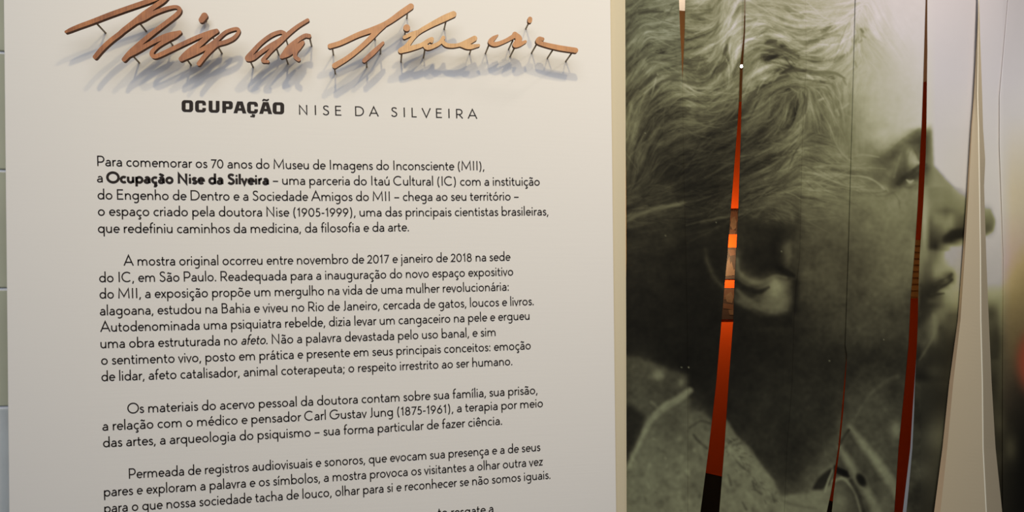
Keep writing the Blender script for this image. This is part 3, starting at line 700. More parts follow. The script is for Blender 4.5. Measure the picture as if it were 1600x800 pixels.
for pts in [[(1136,706),(1146,696),(1158,692)],[(1134,700),(1142,690),(1152,686)],[(1146,712),(1152,722),(1162,732),(1170,738)],[(1176,752),(1180,764),(1190,772)],[(1206,772),(1210,784)],[(1138,742),(1142,758)],[(1160,785),(1166,796)]]:
    stroke(pts, [2, 3.5, 2.5, 1.5][:len(pts)], 50, .6, 2.6)
for _ in range(70):
    t_ = rnd.random(); x = 1140 + 78 * t_ + rnd.gauss(0, 6) - 10; y = 668 + 108 * t_ + rnd.gauss(0, 7) + 12; q_ = rnd.uniform(-.5, 1.2)
    stroke([(x, y), (x + 3 * math.cos(q_), y + 3 * math.sin(q_) + 1), (x + 7 * math.cos(q_ + .5), y + 7 * math.sin(q_ + .5))], [1, 2.4, 1], rnd.choice((54, 62, 104)), .45, 1.8)
for _ in range(130):
    x = rnd.uniform(980, 1215); y = rnd.uniform(680, 830)
    if IMG[int(y - GY0), int(x - GX0)] > 70: blob(x, y, rnd.uniform(2, 5), rnd.uniform(2, 7), rnd.choice((66, 72, 106, 112)), .45, rnd.uniform(-40, 40))
poly([(1219,776),(1240,773),(1264,771),(1274,752),(1286,736),(1300,726),(1304,760),(1296,900),(1219,900)], 92, 2)
poly([(1268,765),(1276,750),(1288,738),(1299,730),(1302,738),(1296,758),(1284,766)], 36, 2)
stroke([(1289,768),(1294,752),(1301,735)], 3.5, 108, .8, 1.5); stroke([(1222,782),(1245,790),(1275,795)], 4, 70, .5, 3)
# collar and jaw line at the right
stroke([(1338,650),(1350,630),(1366,610),(1384,598),(1400,590)], [3,4,5,8,10], 78, .6, 3.5)
poly([(1342,652),(1352,632),(1370,612),(1400,594),(1425,590),(1416,760),(1395,755),(1360,705),(1330,668)], lambda X, Y: 60 + 0 * X, 4, .8)
blob(1398, 612, 14, 20, 44, .8); blob(1400, 672, 8, 14, 112, .8); blob(1375, 650, 20, 24, 68, .5); blob(1350, 670, 10, 12, 58, .5)
poly([(1312,692),(1328,668),(1345,690),(1368,720),(1402,768),(1400,900),(1296,900),(1302,740)], 58, 3)
stroke([(1328,667),(1344,688),(1366,716),(1386,745),(1404,772)], [6,10,13,15,15], 106, .8, 6)
stroke([(1313,700),(1326,722),(1342,748),(1360,778),(1372,805)], [7,11,12,13,14], 104, .8, 6)
blob(1310, 785, 14, 22, 92, .8); stroke([(1302,752),(1318,748),(1336,768),(1346,800)], 5, 100, .8, 2.5); stroke([(1330,752),(1342,776),(1350,804)], 6, 40, .8, 3)
poly([(1303,726),(1312,731),(1324,736),(1328,746),(1318,744),(1304,738)], 18, 1.5); blob(1345.5, 750, 6.5, 12, 17, .95, -32, 4)
stroke([(1312,694),(1318,684),(1326,672)], 4, 44, .8, 2)
blob(1385, 790, 16, 30, 84, .5)
# right-hand strip: soft warm blur
sl = win(1568, 1660, -120, 920)
IMG[sl] = IMG[sl] * .98
# finer tone studies of the eye, nose, mouth, chin and ear (rows of tones, top to bottom)
def patch(x0, y0, st, rows, feather=5, soft=1):
    A = np.array([[float(q) for q in r_.split()] for r_ in rows.strip().split('\n')])
    ny, nx = A.shape
    sl = win(x0, x0 + (nx - 1) * st, y0, y0 + (ny - 1) * st); X = PXg[sl]; Y = PYg[sl]
    up = np.arange(0, ny - 1 + 1e-6, .25); ux, uy = (X - x0) / st, (Y - y0) / st
    fx_ = ux - np.floor(ux); fy_ = uy - np.floor(uy)
    v_ = bil(A, ux, uy); v_ = blur(v_, 1 if st < 10 else 2)
    m = np.clip(np.minimum(np.minimum(X - x0, x0 + (nx - 1) * st - X), np.minimum(Y - y0, y0 + (ny - 1) * st - Y)) / feather, 0, 1)
    IMG[sl] = IMG[sl] * (1 - m) + v_ * m
patch(1350, 190, 8, """130 140 150 158 165 168 172 175 178 182 185 188 188 182 195
130 142 152 160 166 168 172 176 178 180 178 165 165 150 192
128 145 158 166 170 168 168 170 165 150 112 92 100 100 190
125 142 155 162 165 162 160 158 145 110 82 72 70 85 185
118 132 142 150 155 152 145 128 102 75 68 66 64 85 180
112 122 132 140 142 130 112 95 98 105 84 72 70 85 180
115 118 115 118 110 90 78 88 100 150 105 75 72 88 180
120 105 100 88 78 75 82 100 88 140 150 92 80 95 175
100 98 95 82 76 85 102 92 80 132 155 155 85 100 165
112 112 108 98 88 92 98 82 74 105 112 80 62 78 130
95 95 90 92 95 110 88 68 66 72 62 60 75 92 115
110 105 95 88 92 96 72 58 56 56 62 90 95 100 108
92 92 95 100 98 90 66 55 72 125 112 100 100 105 112
105 100 98 105 118 92 76 68 100 92 90 110 115 115 118
85 82 88 92 90 88 95 108 118 115 125 135 130 118 120""", 14)
patch(1438, 290, 8, """110 115 115 112 118 122 130 170 185 190 190
120 125 110 115 118 118 122 140 160 185 190
125 132 112 112 115 112 115 125 135 150 185
130 138 115 115 115 112 112 120 125 130 170
132 140 118 108 108 100 108 112 115 118 150
135 142 112 105 92 78 92 98 105 110 130
135 142 100 112 112 100 118 95 88 90 110
135 145 85 112 115 118 125 90 78 75 95
132 140 78 88 100 118 112 78 65 60 80
130 138 68 75 85 95 58 45 45 48 60
128 132 60 65 68 58 38 36 40 50 100
122 125 55 52 62 60 50 75 110 140 150
118 118 50 40 78 115 150 150 152 152 150
115 115 85 75 95 125 152 152 152 152 150
112 112 95 90 100 130 150 152 152 150 150""")
patch(1430, 390, 8, """100 112 112 85 72 105 150 152 152 150 148
100 112 112 90 92 118 152 150 150 148 146
100 108 102 88 100 122 145 150 148 146 145
98 105 85 85 112 125 135 148 148 146 145
98 95 78 85 118 125 125 125 145 145 144
98 88 72 78 112 110 82 58 138 144 142
98 75 62 62 72 68 78 62 138 142 140
98 58 52 48 40 50 75 132 138 140 138
90 48 45 42 50 100 128 132 136 136 136
85 42 42 40 55 78 115 130 132 132 132
80 40 45 62 68 78 110 122 126 126 128
75 42 45 48 60 75 98 105 112 115 118
70 42 45 52 72 90 92 88 90 92 92
66 42 48 70 95 80 70 66 65 65 65""", 4)
patch(1420, 480, 8, """90 60 52 50 52 75 95 98 100
85 55 45 45 52 80 92 92 90
80 50 42 45 65 100 88 85 82
78 50 42 55 75 102 78 72 70
75 52 52 62 75 95 58 62 60
72 60 60 58 75 90 60 55 55
68 62 60 58 72 80 58 52 48
64 58 55 66 62 62 52 48 45
58 48 45 55 50 50 48 46 45
52 40 38 58 45 45 44 44 42
48 35 40 48 42 42 42 42 40
46 34 52 42 42 45 45 42 38
44 36 38 40 48 52 50 46 42
42 34 32 36 46 52 50 46 42
40 32 30 30 38 44 45 42 40
40 38 32 30 34 40 42 40 38""", 10)
patch(1130, 340, 10, """52 48 48 45 42 42 42 42 42 42 44 55 62 66
45 42 44 42 40 40 40 40 40 40 44 52 62 66
40 40 44 46 42 40 38 38 38 38 42 50 62 66
38 38 48 48 44 42 42 40 36 36 42 52 64 66
36 38 50 46 38 36 36 38 36 40 70 58 64 66
36 38 55 46 38 34 34 34 32 48 78 58 62 66
38 38 70 44 36 34 34 32 30 42 72 56 60 64
40 42 68 44 36 34 33 32 30 40 66 54 56 64
44 44 64 50 38 35 34 32 30 28 45 50 54 62
48 45 62 72 55 42 45 50 48 34 36 46 52 60
50 40 45 66 78 80 72 70 98 92 78 46 50 60
40 36 38 38 42 48 70 88 110 98 70 44 50 58
34 40 58 50 40 44 70 90 105 92 72 45 48 58
30 34 58 72 70 66 74 80 85 84 78 44 48 56
26 26 36 50 64 70 74 78 82 84 70 40 46 54
24 24 26 28 34 42 52 62 70 62 42 38 44 52
24 24 24 26 28 30 32 34 36 36 34 36 42 50""", 18)
stroke([(1152,405),(1154,422),(1164,434),(1182,442),(1200,437),(1212,431),(1228,434)], [4,5,6,6,6,5,4], 88, .55, 2.5)
stroke([(1152,453),(1166,467),(1186,479),(1208,486),(1228,483)], [5,8,9,8,6], 84, .5, 3)
blob(1212, 447, 9, 13, 122, .6); blob(1224, 470, 9, 8, 96, .4); blob(1233, 396, 4, 12, 82, .5)
stroke([(1150,439),(1166,451),(1186,456),(1201,449)], [5,7,7,4], 30, .65, 2.5)
poly([(1241,436),(1248,436),(1246,492),(1237,492),(1240,478)], 30, 2, .7)
poly([(1142,468),(1164,484),(1188,494),(1222,495),(1238,488),(1240,512),(1140,512)], 27, 2, .7)
stroke([(1220,420),(1234,428),(1240,431)], [7,8,5], 22, .7, 2.5)
# crisp accents of the study
stroke([(1417,281.5),(1422,284.5),(1427,282)], [2.5,4.5,2], 158, .8, 1.5)
stroke([(1428,266),(1436,259.5),(1447,257)], [5,5,3], 58, .6, 2)
stroke([(1404,288),(1413,278),(1424,271)], [5,6,4], 52, .5, 2.5)
stroke([(1424,230),(1419,242),(1415,254)], 2.5, 96, .5, 2); stroke([(1427,230),(1433,242),(1437,251)], 3, 80, .6, 2)
stroke([(1487,428.5),(1480,436),(1470,440),(1460,445)], [4,6,6,5], 54, .7, 2); stroke([(1488,437),(1481,443),(1470,449),(1458,456)], [3,4,5,6], 44, .7, 2)
blob(1478, 437.5, 3.5, 2, 92, .6, -20); stroke([(1475,458.5),(1466,459.5),(1455,460)], [2,4,5], 48, .8, 1.6)
stroke([(1459,492),(1463.5,503),(1462,515),(1457,528),(1449,543),(1437,562)], [5,6,5,4,3,2], 98, .4, 3)
poly([(1472,374),(1478,366),(1488,360),(1504,357),(1512,364),(1500,371),(1488,375),(1476,380)], 36, 2, .7)
stroke([(1343,276),(1358,278),(1372,285),(1380,292)], 1.8, 130, .6, 1.2); stroke([(1340,262),(1360,262),(1384,264)], 1.6, 130, .5, 1.2); stroke([(1340,241),(1355,242),(1372,245)], 2, 138, .5, 1.4)
stroke([(1340,297),(1360,296),(1380,298)], 1.8, 124, .5, 1.2); stroke([(1346,301),(1366,302),(1384,299)], 3, 82, .5, 1.8); stroke([(1384,292),(1392,305),(1400,318)], 2, 122, .4, 1.5)
for pts, w, v, k_ in [([(1372,250),(1392,238),(1412,222),(1437,206)],[5,8,11,12],84,.35),([(1404,286),(1414,276),(1426,268),(1437,261)],[6,7,7,5],52,.4),([(1410,291),(1420,293),(1430,289)],[2,4,3],84,.5),
 ([(1252,268),(1275,272),(1305,284),(1330,292),(1352,291)],[2,3,3,2,1],142,.6),([(1250,282),(1282,286),(1320,298)],[2,3,1],138,.5),([(1300,270),(1325,274),(1350,276),(1368,284),(1382,296)],[1,2,2.4,2.4,1.5],146,.65),([(1270,262),(1300,258),(1335,262),(1352,264)],[1,2,2,1],134,.5),
 ([(1262,300),(1300,292),(1340,297)],[1,2,1],130,.5),([(1318,286),(1350,296),(1378,300)],[1,2,1],134,.5),([(1330,246),(1350,242),(1374,246)],[1,2,1],142,.5),([(1328,250),(1345,262),(1360,268)],[1,2,1],128,.4),
 ([(1395,300),(1404,312),(1406,326)],[3,3,2],92,.4),([(1358,305),(1380,306),(1398,300)],[2,4,3],88,.4),([(1408,240),(1402,258),(1397,276)],[3,4,4],120,.35)]: stroke(pts, w, v, k_, 1.5)
# dark dashes and loose bright hairs in the curls
def dash(ox, oy, z, pts, w, dlt):
    p = [(ox + a / z, oy + b / z) for a, b in pts]
    m = p[len(p) // 2]; base = IMG[int(np.clip(m[1] - GY0, 0, len(gy) - 1)), int(m[0] - GX0)]
    n_ = len(p); stroke(p, [w * (.45 if q in (0, n_ - 1) else 1) for q in range(n_)] if n_ > 2 else w * .8, max(28, base + dlt), .75, 1.5)
for pts, w in [([(60,130),(90,138),(120,150)],2.5),([(150,160),(180,175),(210,195)],3.5),([(170,225),(190,230),(208,240)],3),([(235,270),(265,280),(298,278)],3),([(305,238),(350,228),(398,216)],3.5),([(345,130),(375,115)],3),
 ([(445,135),(465,122),(485,112)],4.5),([(428,180),(448,170),(470,160)],4),([(420,205),(440,200)],3),([(480,248),(520,228)],3),([(545,285),(570,265),(588,240)],5),([(515,388),(560,365),(600,325)],5),([(340,345),(385,350)],3.5),([(310,370),(365,384),(428,376)],3),
 ([(0,290),(90,282),(160,305),(218,328)],4),([(0,225),(60,238)],6),([(0,370),(40,350),(85,335)],6),([(0,440),(30,425),(65,405)],5),([(95,475),(180,445),(300,455)],8),([(300,458),(400,466),(520,472),(600,512)],5),([(50,545),(90,520),(150,490)],7),
 ([(725,128),(742,150)],4),([(712,232),(730,215)],3),([(740,178),(762,192)],3),([(500,180),(560,175)],4),([(590,520),(610,560)],4),([(410,535),(440,545)],4),([(680,380),(690,420)],3),([(270,620),(290,680),(270,740)],5)]: dash(1200, 20, 5, pts, w, -34)
for pts, w in [([(190,110),(240,95),(380,90)],5),([(100,340),(160,260),(240,230),(340,235)],6),([(150,480),(260,430),(330,420)],6),([(555,240),(610,255)],4),([(560,315),(640,295)],3),([(600,130),(660,118),(720,95)],4),([(905,270),(912,232)],3),
 ([(850,420),(870,385),(880,350)],6),([(790,570),(830,540),(865,495)],8),([(570,430),(620,440)],4),([(550,495),(600,510)],4),([(620,470),(670,468),(725,455)],5),([(560,640),(620,655),(690,648)],4),([(955,200),(975,185),(1000,168)],4),([(1040,175),(1110,150)],3),
 ([(1040,280),(1120,250)],3),([(1180,470),(1220,450),(1270,432)],8),([(1180,335),(1220,325),(1265,318)],7),([(1340,60),(1390,85),(1440,100)],4),([(1150,25),(1210,20)],3),([(1310,570),(1350,545),(1400,530)],5),([(1200,250),(1240,262)],3),([(1090,390),(1130,380)],4),([(380,640),(440,610),(500,600)],5),([(200,690),(270,620),(330,590)],7),([(640,290),(700,270)],3)]: dash(960, 0, 5, pts, w, -26)
for pts, w in [([(310,490),(350,515)],4),([(400,682),(432,668)],3),([(580,748),(630,708)],3),([(232,605),(240,650),(245,705)],2.5),([(180,590),(230,620)],2.5),([(50,552),(100,530),(160,510),(230,488)],2.5),([(540,760),(555,800)],3),([(120,320),(170,335)],3)]: dash(1200, 20, 5, pts, w, 34)
# mottling of the enlargement
mott = blur(rng.standard_normal(IMG.shape), 2); mott /= mott.std(); mot2 = blur(rng.standard_normal(IMG.shape), 6); mot2 /= mot2.std()
amp = np.where(PXg < 1440, 1, .25) * np.interp(IMG, [0, 60, 120, 190], [.5, 2.0, 2.8, .6])
IMG += amp * (.9 * mott + 1.0 * mot2)
hz = np.exp(-(((PXg - 1130) / 120) ** 2 + ((PYg - 250) / 75) ** 2) ** 2); IMG -= 11 * hz * np.clip(IMG / 60, 0, 1.3)
IMG -= 8 * np.exp(-((IMG - 42) / 26) ** 2) * np.clip((PYg - 200) / 150, .3, 1)
stroke([(979,345),(1000,334),(1035,324),(1068,318)], [3,6,6,4], 100, .6, 3)
stroke([(1072,352),(1110,343),(1150,337),(1185,326),(1212,318),(1230,326),(1240,342)], [1,2,2.5,2.5,2,2,1], 84, .5, 2)
IMG = np.clip(IMG, 9, 225)
# a few white specks
for x, y, r in [(1004,108,1.2),(1028,117,1.5),(1119,348,1),(1040,368,1.2),(1008,208,1),(1076,574,1.3),(1065,574,1),(1296,564,1.3),(1221,393,1.2),(1381,531,1)]: blob(x, y, r * .7, r * .7, 150, .85)

# tint of the toned print and conversion to reflectance
v = IMG
kr = np.interp(v, [0, 40, 110, 160, 200], [1.08, 1.07, 1.04, 1.03, 1.015])
kg = np.interp(v, [0, 40, 110, 160, 200], [.97, .985, 1.01, 1.0, .975])
kb = np.interp(v, [0, 40, 110, 160, 200], [.74, .72, .73, .82, .955])
s1 = np.clip((1068 - PXg) / 3, 0, 1) * np.clip((150 - PYg) / 100, 0, 1); kr = kr - .02 * s1; kb = kb + .03 * s1
low = np.clip((PYg - 430) / 200, 0, 1) * np.clip((1500 - PXg) / 60, 0, 1)
kr = kr * (1 - .03 * low); kg = kg * (1 + .005 * low); kb = kb * (1 + .06 * low)
neu = np.clip((PXg - 1454) / 8, 0, 1) * np.clip((475 - PYg) / 30, 0, 1) * np.clip((IMG - 134) / 16, 0, 1)
kb = kb * (1 - neu) + .955 * neu * (1 - .03 * np.clip((PYg - 120) / 150, 0, 1)); kr = kr * (1 - neu) + 1.01 * neu; kg = kg * (1 - neu) + .968 * neu
warm = np.clip((PXg - 1562) / 20, 0, 1) * np.clip((PYg - 180) / 120, 0, 1) * np.clip((620 - PYg) / 80, 0, 1)
kr = kr * (1 + .04 * warm); kb = kb * (1 - .12 * warm)
wlo = np.clip((PXg - 1564) / 8, 0, 1) * np.clip((PYg - 330) / 80, 0, 1) * np.clip((680 - PYg) / 60, 0, 1)
kb = kb * (1 + .0 * wlo); kg = kg * (1 - .035 * wlo); kr = kr * (1 + .03 * wlo)
midw = np.clip((PYg - 120) / 120, 0, 1) * np.clip((PXg - 1450) / 30, 0, 1)
kb = kb * (1 - .02 * midw)
RGB = np.stack([v * kr, v * kg, v * kb], -1)
hand = np.exp(-(((PXg - 1612) / 24) ** 2 + ((PYg - 565) / 46) ** 2) ** 2)[..., None]
RGB = RGB * (1 - hand) + hand * np.array([112, 52, 34.])
RGB = np.clip(RGB, 3, 240) / 255
LIN = np.where(RGB <= .04045, RGB / 12.92, ((RGB + .055) / 1.055) ** 2.4)
# light level on the curtain (linear, white card), sampled once, divided out; printed tones still carry some downward light falloff
ILLC = [[-0.2757, -0.4829, 0.0876, -0.0096, -0.0391, -0.2059, -0.1317, 0.1352, -0.0691, -0.1547, 0.0373, 0.0074, -0.0536, 0.0554, 0.049], [-0.3285, -0.4512, 0.0677, -0.0301, -0.0008, -0.1858, -0.1273, 0.1345, -0.0892, -0.1389, 0.0445, -0.0174, -0.0505, 0.0784, 0.0455], [-0.3973, -0.4215, 0.0721, -0.0366, 0.0096, -0.1225, -0.142, 0.1272, -0.0889, -0.0999, 0.0529, -0.0407, -0.0468, 0.0994, 0.0195]]
ua = (PXg - 1280) / 320; va = np.clip((PYg - 400) / 400, -1.1, 1.1)
ILL = np.stack([np.exp(sum(c * ua ** i * va ** j for c, (i, j) in zip(cc, [(i, j) for i in range(5) for j in range(5 - i)]))) for cc in ILLC], -1)
REF = np.clip(LIN / ILL, .004, .92)
if CAL: REF[:] = .8

M_print = bpy.data.materials.new('toned_portrait_print'); M_print.use_nodes = True
nt = M_print.node_tree; bs = nt.nodes['Principled BSDF']; at_ = nt.nodes.new('ShaderNodeAttribute'); at_.attribute_name = 'print'
nt.links.new(at_.outputs['Color'], bs.inputs['Base Color']); bs.inputs['Roughness'].default_value = .55
bs.inputs['Specular IOR Level'].default_value = .0 if CAL else .04

def edge(tab):
    ys = [p[0] for p in tab]; xs = [p[1] for p in tab]
    return lambda y: np.interp(y, ys, xs)
E = {
 'a0': edge([(-120,977),(0,977),(100,976.5),(200,977.5),(300,978.5),(400,979),(480,977.5),(560,975.5),(700,974.5),(800,974.5),(920,976)]),
 'a1': edge([(-120,1058),(0,1061),(43,1062.5),(90,1065),(130,1066.5),(200,1067.5),(300,1069.5),(400,1072),(500,1074),(600,1075),(800,1075),(920,1075)]),
 'b0': edge([(-120,1075),(0,1071),(43,1070),(90,1068.2),(130,1066),(160,1060),(920,1064)]),
 'b1': edge([(-120,1164.5),(0,1164),(50,1162.3),(104,1156.5),(163,1154.5),(200,1152),(328,1142),(400,1136.5),(437,1133),(500,1127.5),(600,1119),(700,1107.5),(735,1103),(800,1094.5),(920,1080)]),
 'c0': edge([(-120,1165),(0,1165),(50,1164.3),(104,1161),(163,1158.8),(200,1158),(328,1153.8),(400,1150),(440,1147.8),(500,1146),(600,1138.5),(700,1132),(800,1124),(920,1116)]),
 'c1': edge([(-120,1259),(0,1259),(100,1260),(200,1254.5),(300,1252),(400,1250),(450,1244),(500,1241),(600,1238),(700,1230),(800,1226),(920,1220)]),
 'd0': edge([(-120,1250),(920,1205)]),
 'd1': edge([(-120,1352),(0,1351),(100,1350),(230,1348.5),(400,1340),(500,1329),(555,1323.2),(600,1319),(640,1315.5),(700,1309.8),(740,1303.5),(770,1298.5),(800,1292),(920,1272)]),
 'e0': edge([(-120,1340),(400,1326),(540,1321),(555,1323.4),(600,1320.8),(640,1318),(700,1312.2),(740,1307),(770,1303),(800,1300),(920,1292)]),
 'e1': edge([(-120,1447.5),(0,1446.4),(45,1445),(80,1444),(130,1442.5),(200,1440),(240,1437.6),(320,1434),(375,1430.5),(400,1428.5),(465,1423),(500,1421.5),(540,1419.5),(600,1414),(700,1404),(800,1397.5),(920,1388)]),
 'f0': edge([(-120,1449),(0,1449),(45,1449),(80,1449.2),(130,1448.6),(200,1447.8),(240,1446.8),(320,1442.8),(400,1437.3),(465,1435),(500,1434.5),(540,1433),(600,1429),(700,1423.5),(800,1412.5),(920,1400)]),
 'f1': edge([(-120,1529),(0,1529),(60,1528.5),(200,1527),(920,1515)]),
 'h0': edge([(-120,1524),(0,1524),(60,1523),(200,1520),(920,1512)]),
 'h1': edge([(-120,1590),(0,1588),(920,1580)]),
 'i0': edge([(-120,1580),(0,1575),(150,1562),(230,1562),(400,1568),(600,1567),(800,1567),(920,1568)]),
 'i1': edge([(-120,1655),(920,1655)])}
def strip(name, e0, e1, Y, bulge, label, y0=-110, y1=900, step=1.5, phase=0.):
    ys = np.concatenate([np.arange(y0, y1, step), np.arange(y1, 1700, 20.)]); nyy = len(ys)
    wmax = float(np.max(E[e1](ys) - E[e0](ys))); nxx = max(6, int(wmax / step)) + 1
    t = np.linspace(0, 1, nxx)[None, :]; yy = np.repeat(ys[:, None], nxx, 1)
    xx = E[e0](ys)[:, None] * (1 - t) + E[e1](ys)[:, None] * t
    dep = Y - bulge * (1 - (2 * t - 1) ** 2) + .0012 * np.sin(yy / 130 + .6) + .0012 * np.sin(yy / 90 + phase) * (1 - (2 * t - 1) ** 2)
    pts = at(xx, yy, dep).reshape(-1, 3)
    k = np.arange(nyy * nxx).reshape(nyy, nxx)
    q = np.stack([k[:-1, :-1], k[1:, :-1], k[1:, 1:], k[:-1, 1:]], -1).reshape(-1, 4)
    me = bpy.data.meshes.new(name)
    me.vertices.add(len(pts)); me.vertices.foreach_set('co', pts.astype(np.float32).ravel())
    me.loops.add(q.size); me.loops.foreach_set('vertex_index', q.astype(np.int32).ravel())
    me.polygons.add(len(q)); me.polygons.foreach_set('loop_start', np.arange(0, q.size, 4, dtype=np.int32)); me.polygons.foreach_set('loop_total', np.full(len(q), 4, np.int32))
    me.polygons.foreach_set('use_smooth', np.ones(len(q), bool))
    ca = me.color_attributes.new('print', 'FLOAT_COLOR', 'POINT')
    c = np.stack([bil(REF[..., n], xx - GX0, yy - GY0) for n in range(3)] + [np.ones_like(xx)], -1)
    ca.data.foreach_set('color', c.astype(np.float32).ravel())
    me.materials.append(M_print); me.materials.append(M_vinyl); me.update(); me.validate()
    o = bpy.data.objects.new(name, me); COL.objects.link(o)
    sd = o.modifiers.new('thickness', 'SOLIDIFY'); sd.thickness = .0009; sd.offset = -1; sd.material_offset = 1; sd.material_offset_rim = 0
    tag(o, label, 'curtain strip', 'printed curtain strips')
    return o
YC = .050
strip('curtain_strip', 'a0', 'a1', YC, .002, 'printed curtain strip of grey waves of hair, next to the cream panel', phase=.3)
strip('curtain_strip', 'b0', 'b1', YC + .006, .002, 'printed curtain strip of dark hair, left of the long orange gap', phase=1.3)
strip('curtain_strip', 'c0', 'c1', YC, .002, 'printed curtain strip showing the earlobe, right of the long orange gap', phase=2.3)
strip('curtain_strip', 'd0', 'd1', YC + .0035, .002, 'printed curtain strip of temple hair and plain cheek', phase=3.1)
strip('curtain_strip', 'e0', 'e1', YC, .003, 'printed curtain strip showing the forehead and closed-looking eye', phase=4.0)
sf = strip('curtain_strip', 'f0', 'f1', YC + .003, .003, 'printed curtain strip showing the nostril and lips in profile', phase=5.0)
strip('curtain_strip', 'h0', 'h1', YC + .0065, .001, 'printed curtain strip carrying only the tip of the nose on pale ground', phase=5.6)
strip('curtain_strip', 'i0', 'i1', YC + .003, .001, 'warm brownish printed curtain strip at the right border of the photo', phase=0.9)
# strip seen from its back, twisted in a V towards the viewer
ys = np.linspace(-60, 900, 160)
fl = edge([(-60,1529),(0,1528.6),(50,1527),(80,1525.2),(100,1524.3),(150,1521.5),(200,1517.3),(300,1511),(400,1504),(500,1496.5),(600,1483),(700,1472.5),(800,1459.5),(900,1447)])(ys)
fr = edge([(-60,1529),(0,1529.2),(50,1528.4),(100,1528),(150,1527.5),(200,1529),(300,1530.6),(400,1532),(500,1532.5),(600,1535),(700,1536),(800,1541),(900,1546)])(ys)
fx = edge([(-60,1529.2),(0,1530),(50,1531.2),(100,1533),(150,1534.7),(200,1536),(250,1539.5),(290,1537.6),(350,1539.5),(400,1541),(500,1545),(600,1549.5),(700,1555.5),(800,1566),(900,1574)])(ys)
ope = np.clip((ys + 60) / 860, 0, 1.1)
cols = []
for x_, Y_ in ((fl, YC - .002 - .006 * ope), (fl + (fr - fl) * .12, YC - .003 - .018 * ope), (fl + (fr - fl) * .5, YC - .004 - .030 * ope), (fr - .9 * np.clip(ys / 200, .2, 1), YC - .005 - .046 * ope), (fr + .9 * np.clip(ys / 200, .2, 1), YC - .005 - .046 * ope), (fx, YC - .002 - .008 * ope)):
    cols.append(at(x_, ys, Y_))
vv = np.stack(cols, 1).reshape(-1, 3); nc = len(cols); kk = np.arange(len(ys) * nc).reshape(len(ys), nc)
ff = []; mi = []
for j in range(len(ys) - 1):
    for i in range(nc - 1):
        ff.append((kk[j, i], kk[j + 1, i], kk[j + 1, i + 1], kk[j, i + 1])); mi.append({0: 1, 3: 2}.get(i, 0))
M_fold = mat('curtain_back_matte', (.55, .455, .30), .7, .2, (2, .03, (1, 1, .2)))
M_foldL = mat('cut_edge_tan', (.66, .48, .30), .7, .2)
M_ridge = mat('fold_ridge_cream', (.95, .88, .68), .6, .3)  # cream band along the ridge of the folded strip
o = mesh('curtain_strip', vv, ff, [M_fold, M_foldL, M_ridge], None, False, mi)
sd = o.modifiers.new('thickness', 'SOLIDIFY'); sd.thickness = .0009; sd.offset = -1
tag(o, 'twisted curtain strip showing its plain beige back, in front of the nose', 'curtain strip', 'printed curtain strips')
# curled pale back edge low on the nostril strip
ys = np.linspace(560, 900, 40)
c0 = E['f0'](ys); wd = np.interp(ys, [560, 600, 640, 700, 760, 800, 900], [0, .8, 2.4, 3.2, 5.0, 5.5, 6])
A_ = at(c0 - wd * .35, ys, YC - .004); B_ = at(c0 + wd * .65, ys, YC + .0015)
vv = np.concatenate([A_, B_]); n = len(ys)
o = mesh('curled_edge', vv, [(k, k + 1, n + k + 1, n + k) for k in range(n - 1)], M_bluedge, sf)
tag(o, 'bluish white curled edge')
# curtain rail above the frame
zr = at(1250, -108, YC)[2]
rl = box('curtain_rail', XD - .005, XD + 1.05, YC - .014, YC + .034, zr - .012, zr + .02, M_rail, None, .003)
tag(rl, 'slim metal rail the printed strips hang from', 'curtain rail')
wfr = box('wall_front_right', XD + 1.07, 3.1, .03, .16, 0, 3.6, M_wall); tag(wfr, kind='structure')
lint = box('wall_lintel', XD - .010, 3.1, .085, .16, zr + .02, 3.6, M_wall); tag(lint, kind='structure')

# ------------------------------------------------------------------ room behind the curtain
def quad_px(name, corners, th, m, parent=None):
    """upright board through four photo positions (x, y, depth), thickness th away from the viewer"""
    v = [at(x, y, Y) for x, y, Y in corners]; v = v + [p + np.array([0, th, 0]) for p in v]
    f = [(3, 2, 1, 0), (4, 5, 6, 7), (1, 5, 4, 0), (2, 6, 5, 1), (3, 7, 6, 2), (0, 4, 7, 3)]
    return mesh(name, v, f, m, parent)
tag(box('wall_back', -.6, 3.1, 4.2, 4.3, 0, 3.6, M_tan), kind='structure')
YL, YR = 2.25, 1.65                     # red partition, nearer at its right
dep = lambda x: YL + (YR - YL) * (x - 1000) / 600
red = quad_px('red_partition', [(1000, 176, dep(1000)), (1600, 111, dep(1600)), (1600, 850, dep(1600)), (1000, 716, dep(1000))], .08, M_red)
tag(red, 'red painted partition wall glimpsed through the gaps of the curtain', 'partition')
pl_ = quad_px('black_plinth', [(1000, 717, dep(1000)), (1520, 833, dep(1520)), (1520, 1180, dep(1520)), (1000, 1000, dep(1000))], .08, M_black)
tag(pl_, 'black plinth under the red partition, seen at the foot of the gaps', 'plinth')
tb = quad_px('tan_beam', [(1000, 43, 3.6), (1700, 62, 3.6), (1700, 165, 3.6), (1000, 190, 3.6)], .1, M_tan); tag(tb, 'tan wall band above the red partition', 'wall panel')
gb = quad_px('grey_beam', [(1300, 45, 3.4), (1700, 40, 3.4), (1700, 82, 3.4), (1300, 80, 3.4)], .1, M_greyb); tag(gb, 'grey beam crossing high behind the curtain gap at the forehead', 'beam')
bb = quad_px('pale_beam', [(1380, -60, 3.3), (1700, -60, 3.3), (1700, 44, 3.3), (1380, 45, 3.3)], .1, M_beige); tag(bb, 'pale beam at the top of the gap at the forehead', 'beam')
bb2 = quad_px('white_beam', [(1000, -60, 3.2), (1120, -60, 3.2), (1120, 8, 3.2), (1000, 6, 3.2)], .1, M_beige); tag(bb2, 'white beam end at the top of the leftmost curtain gap', 'beam')
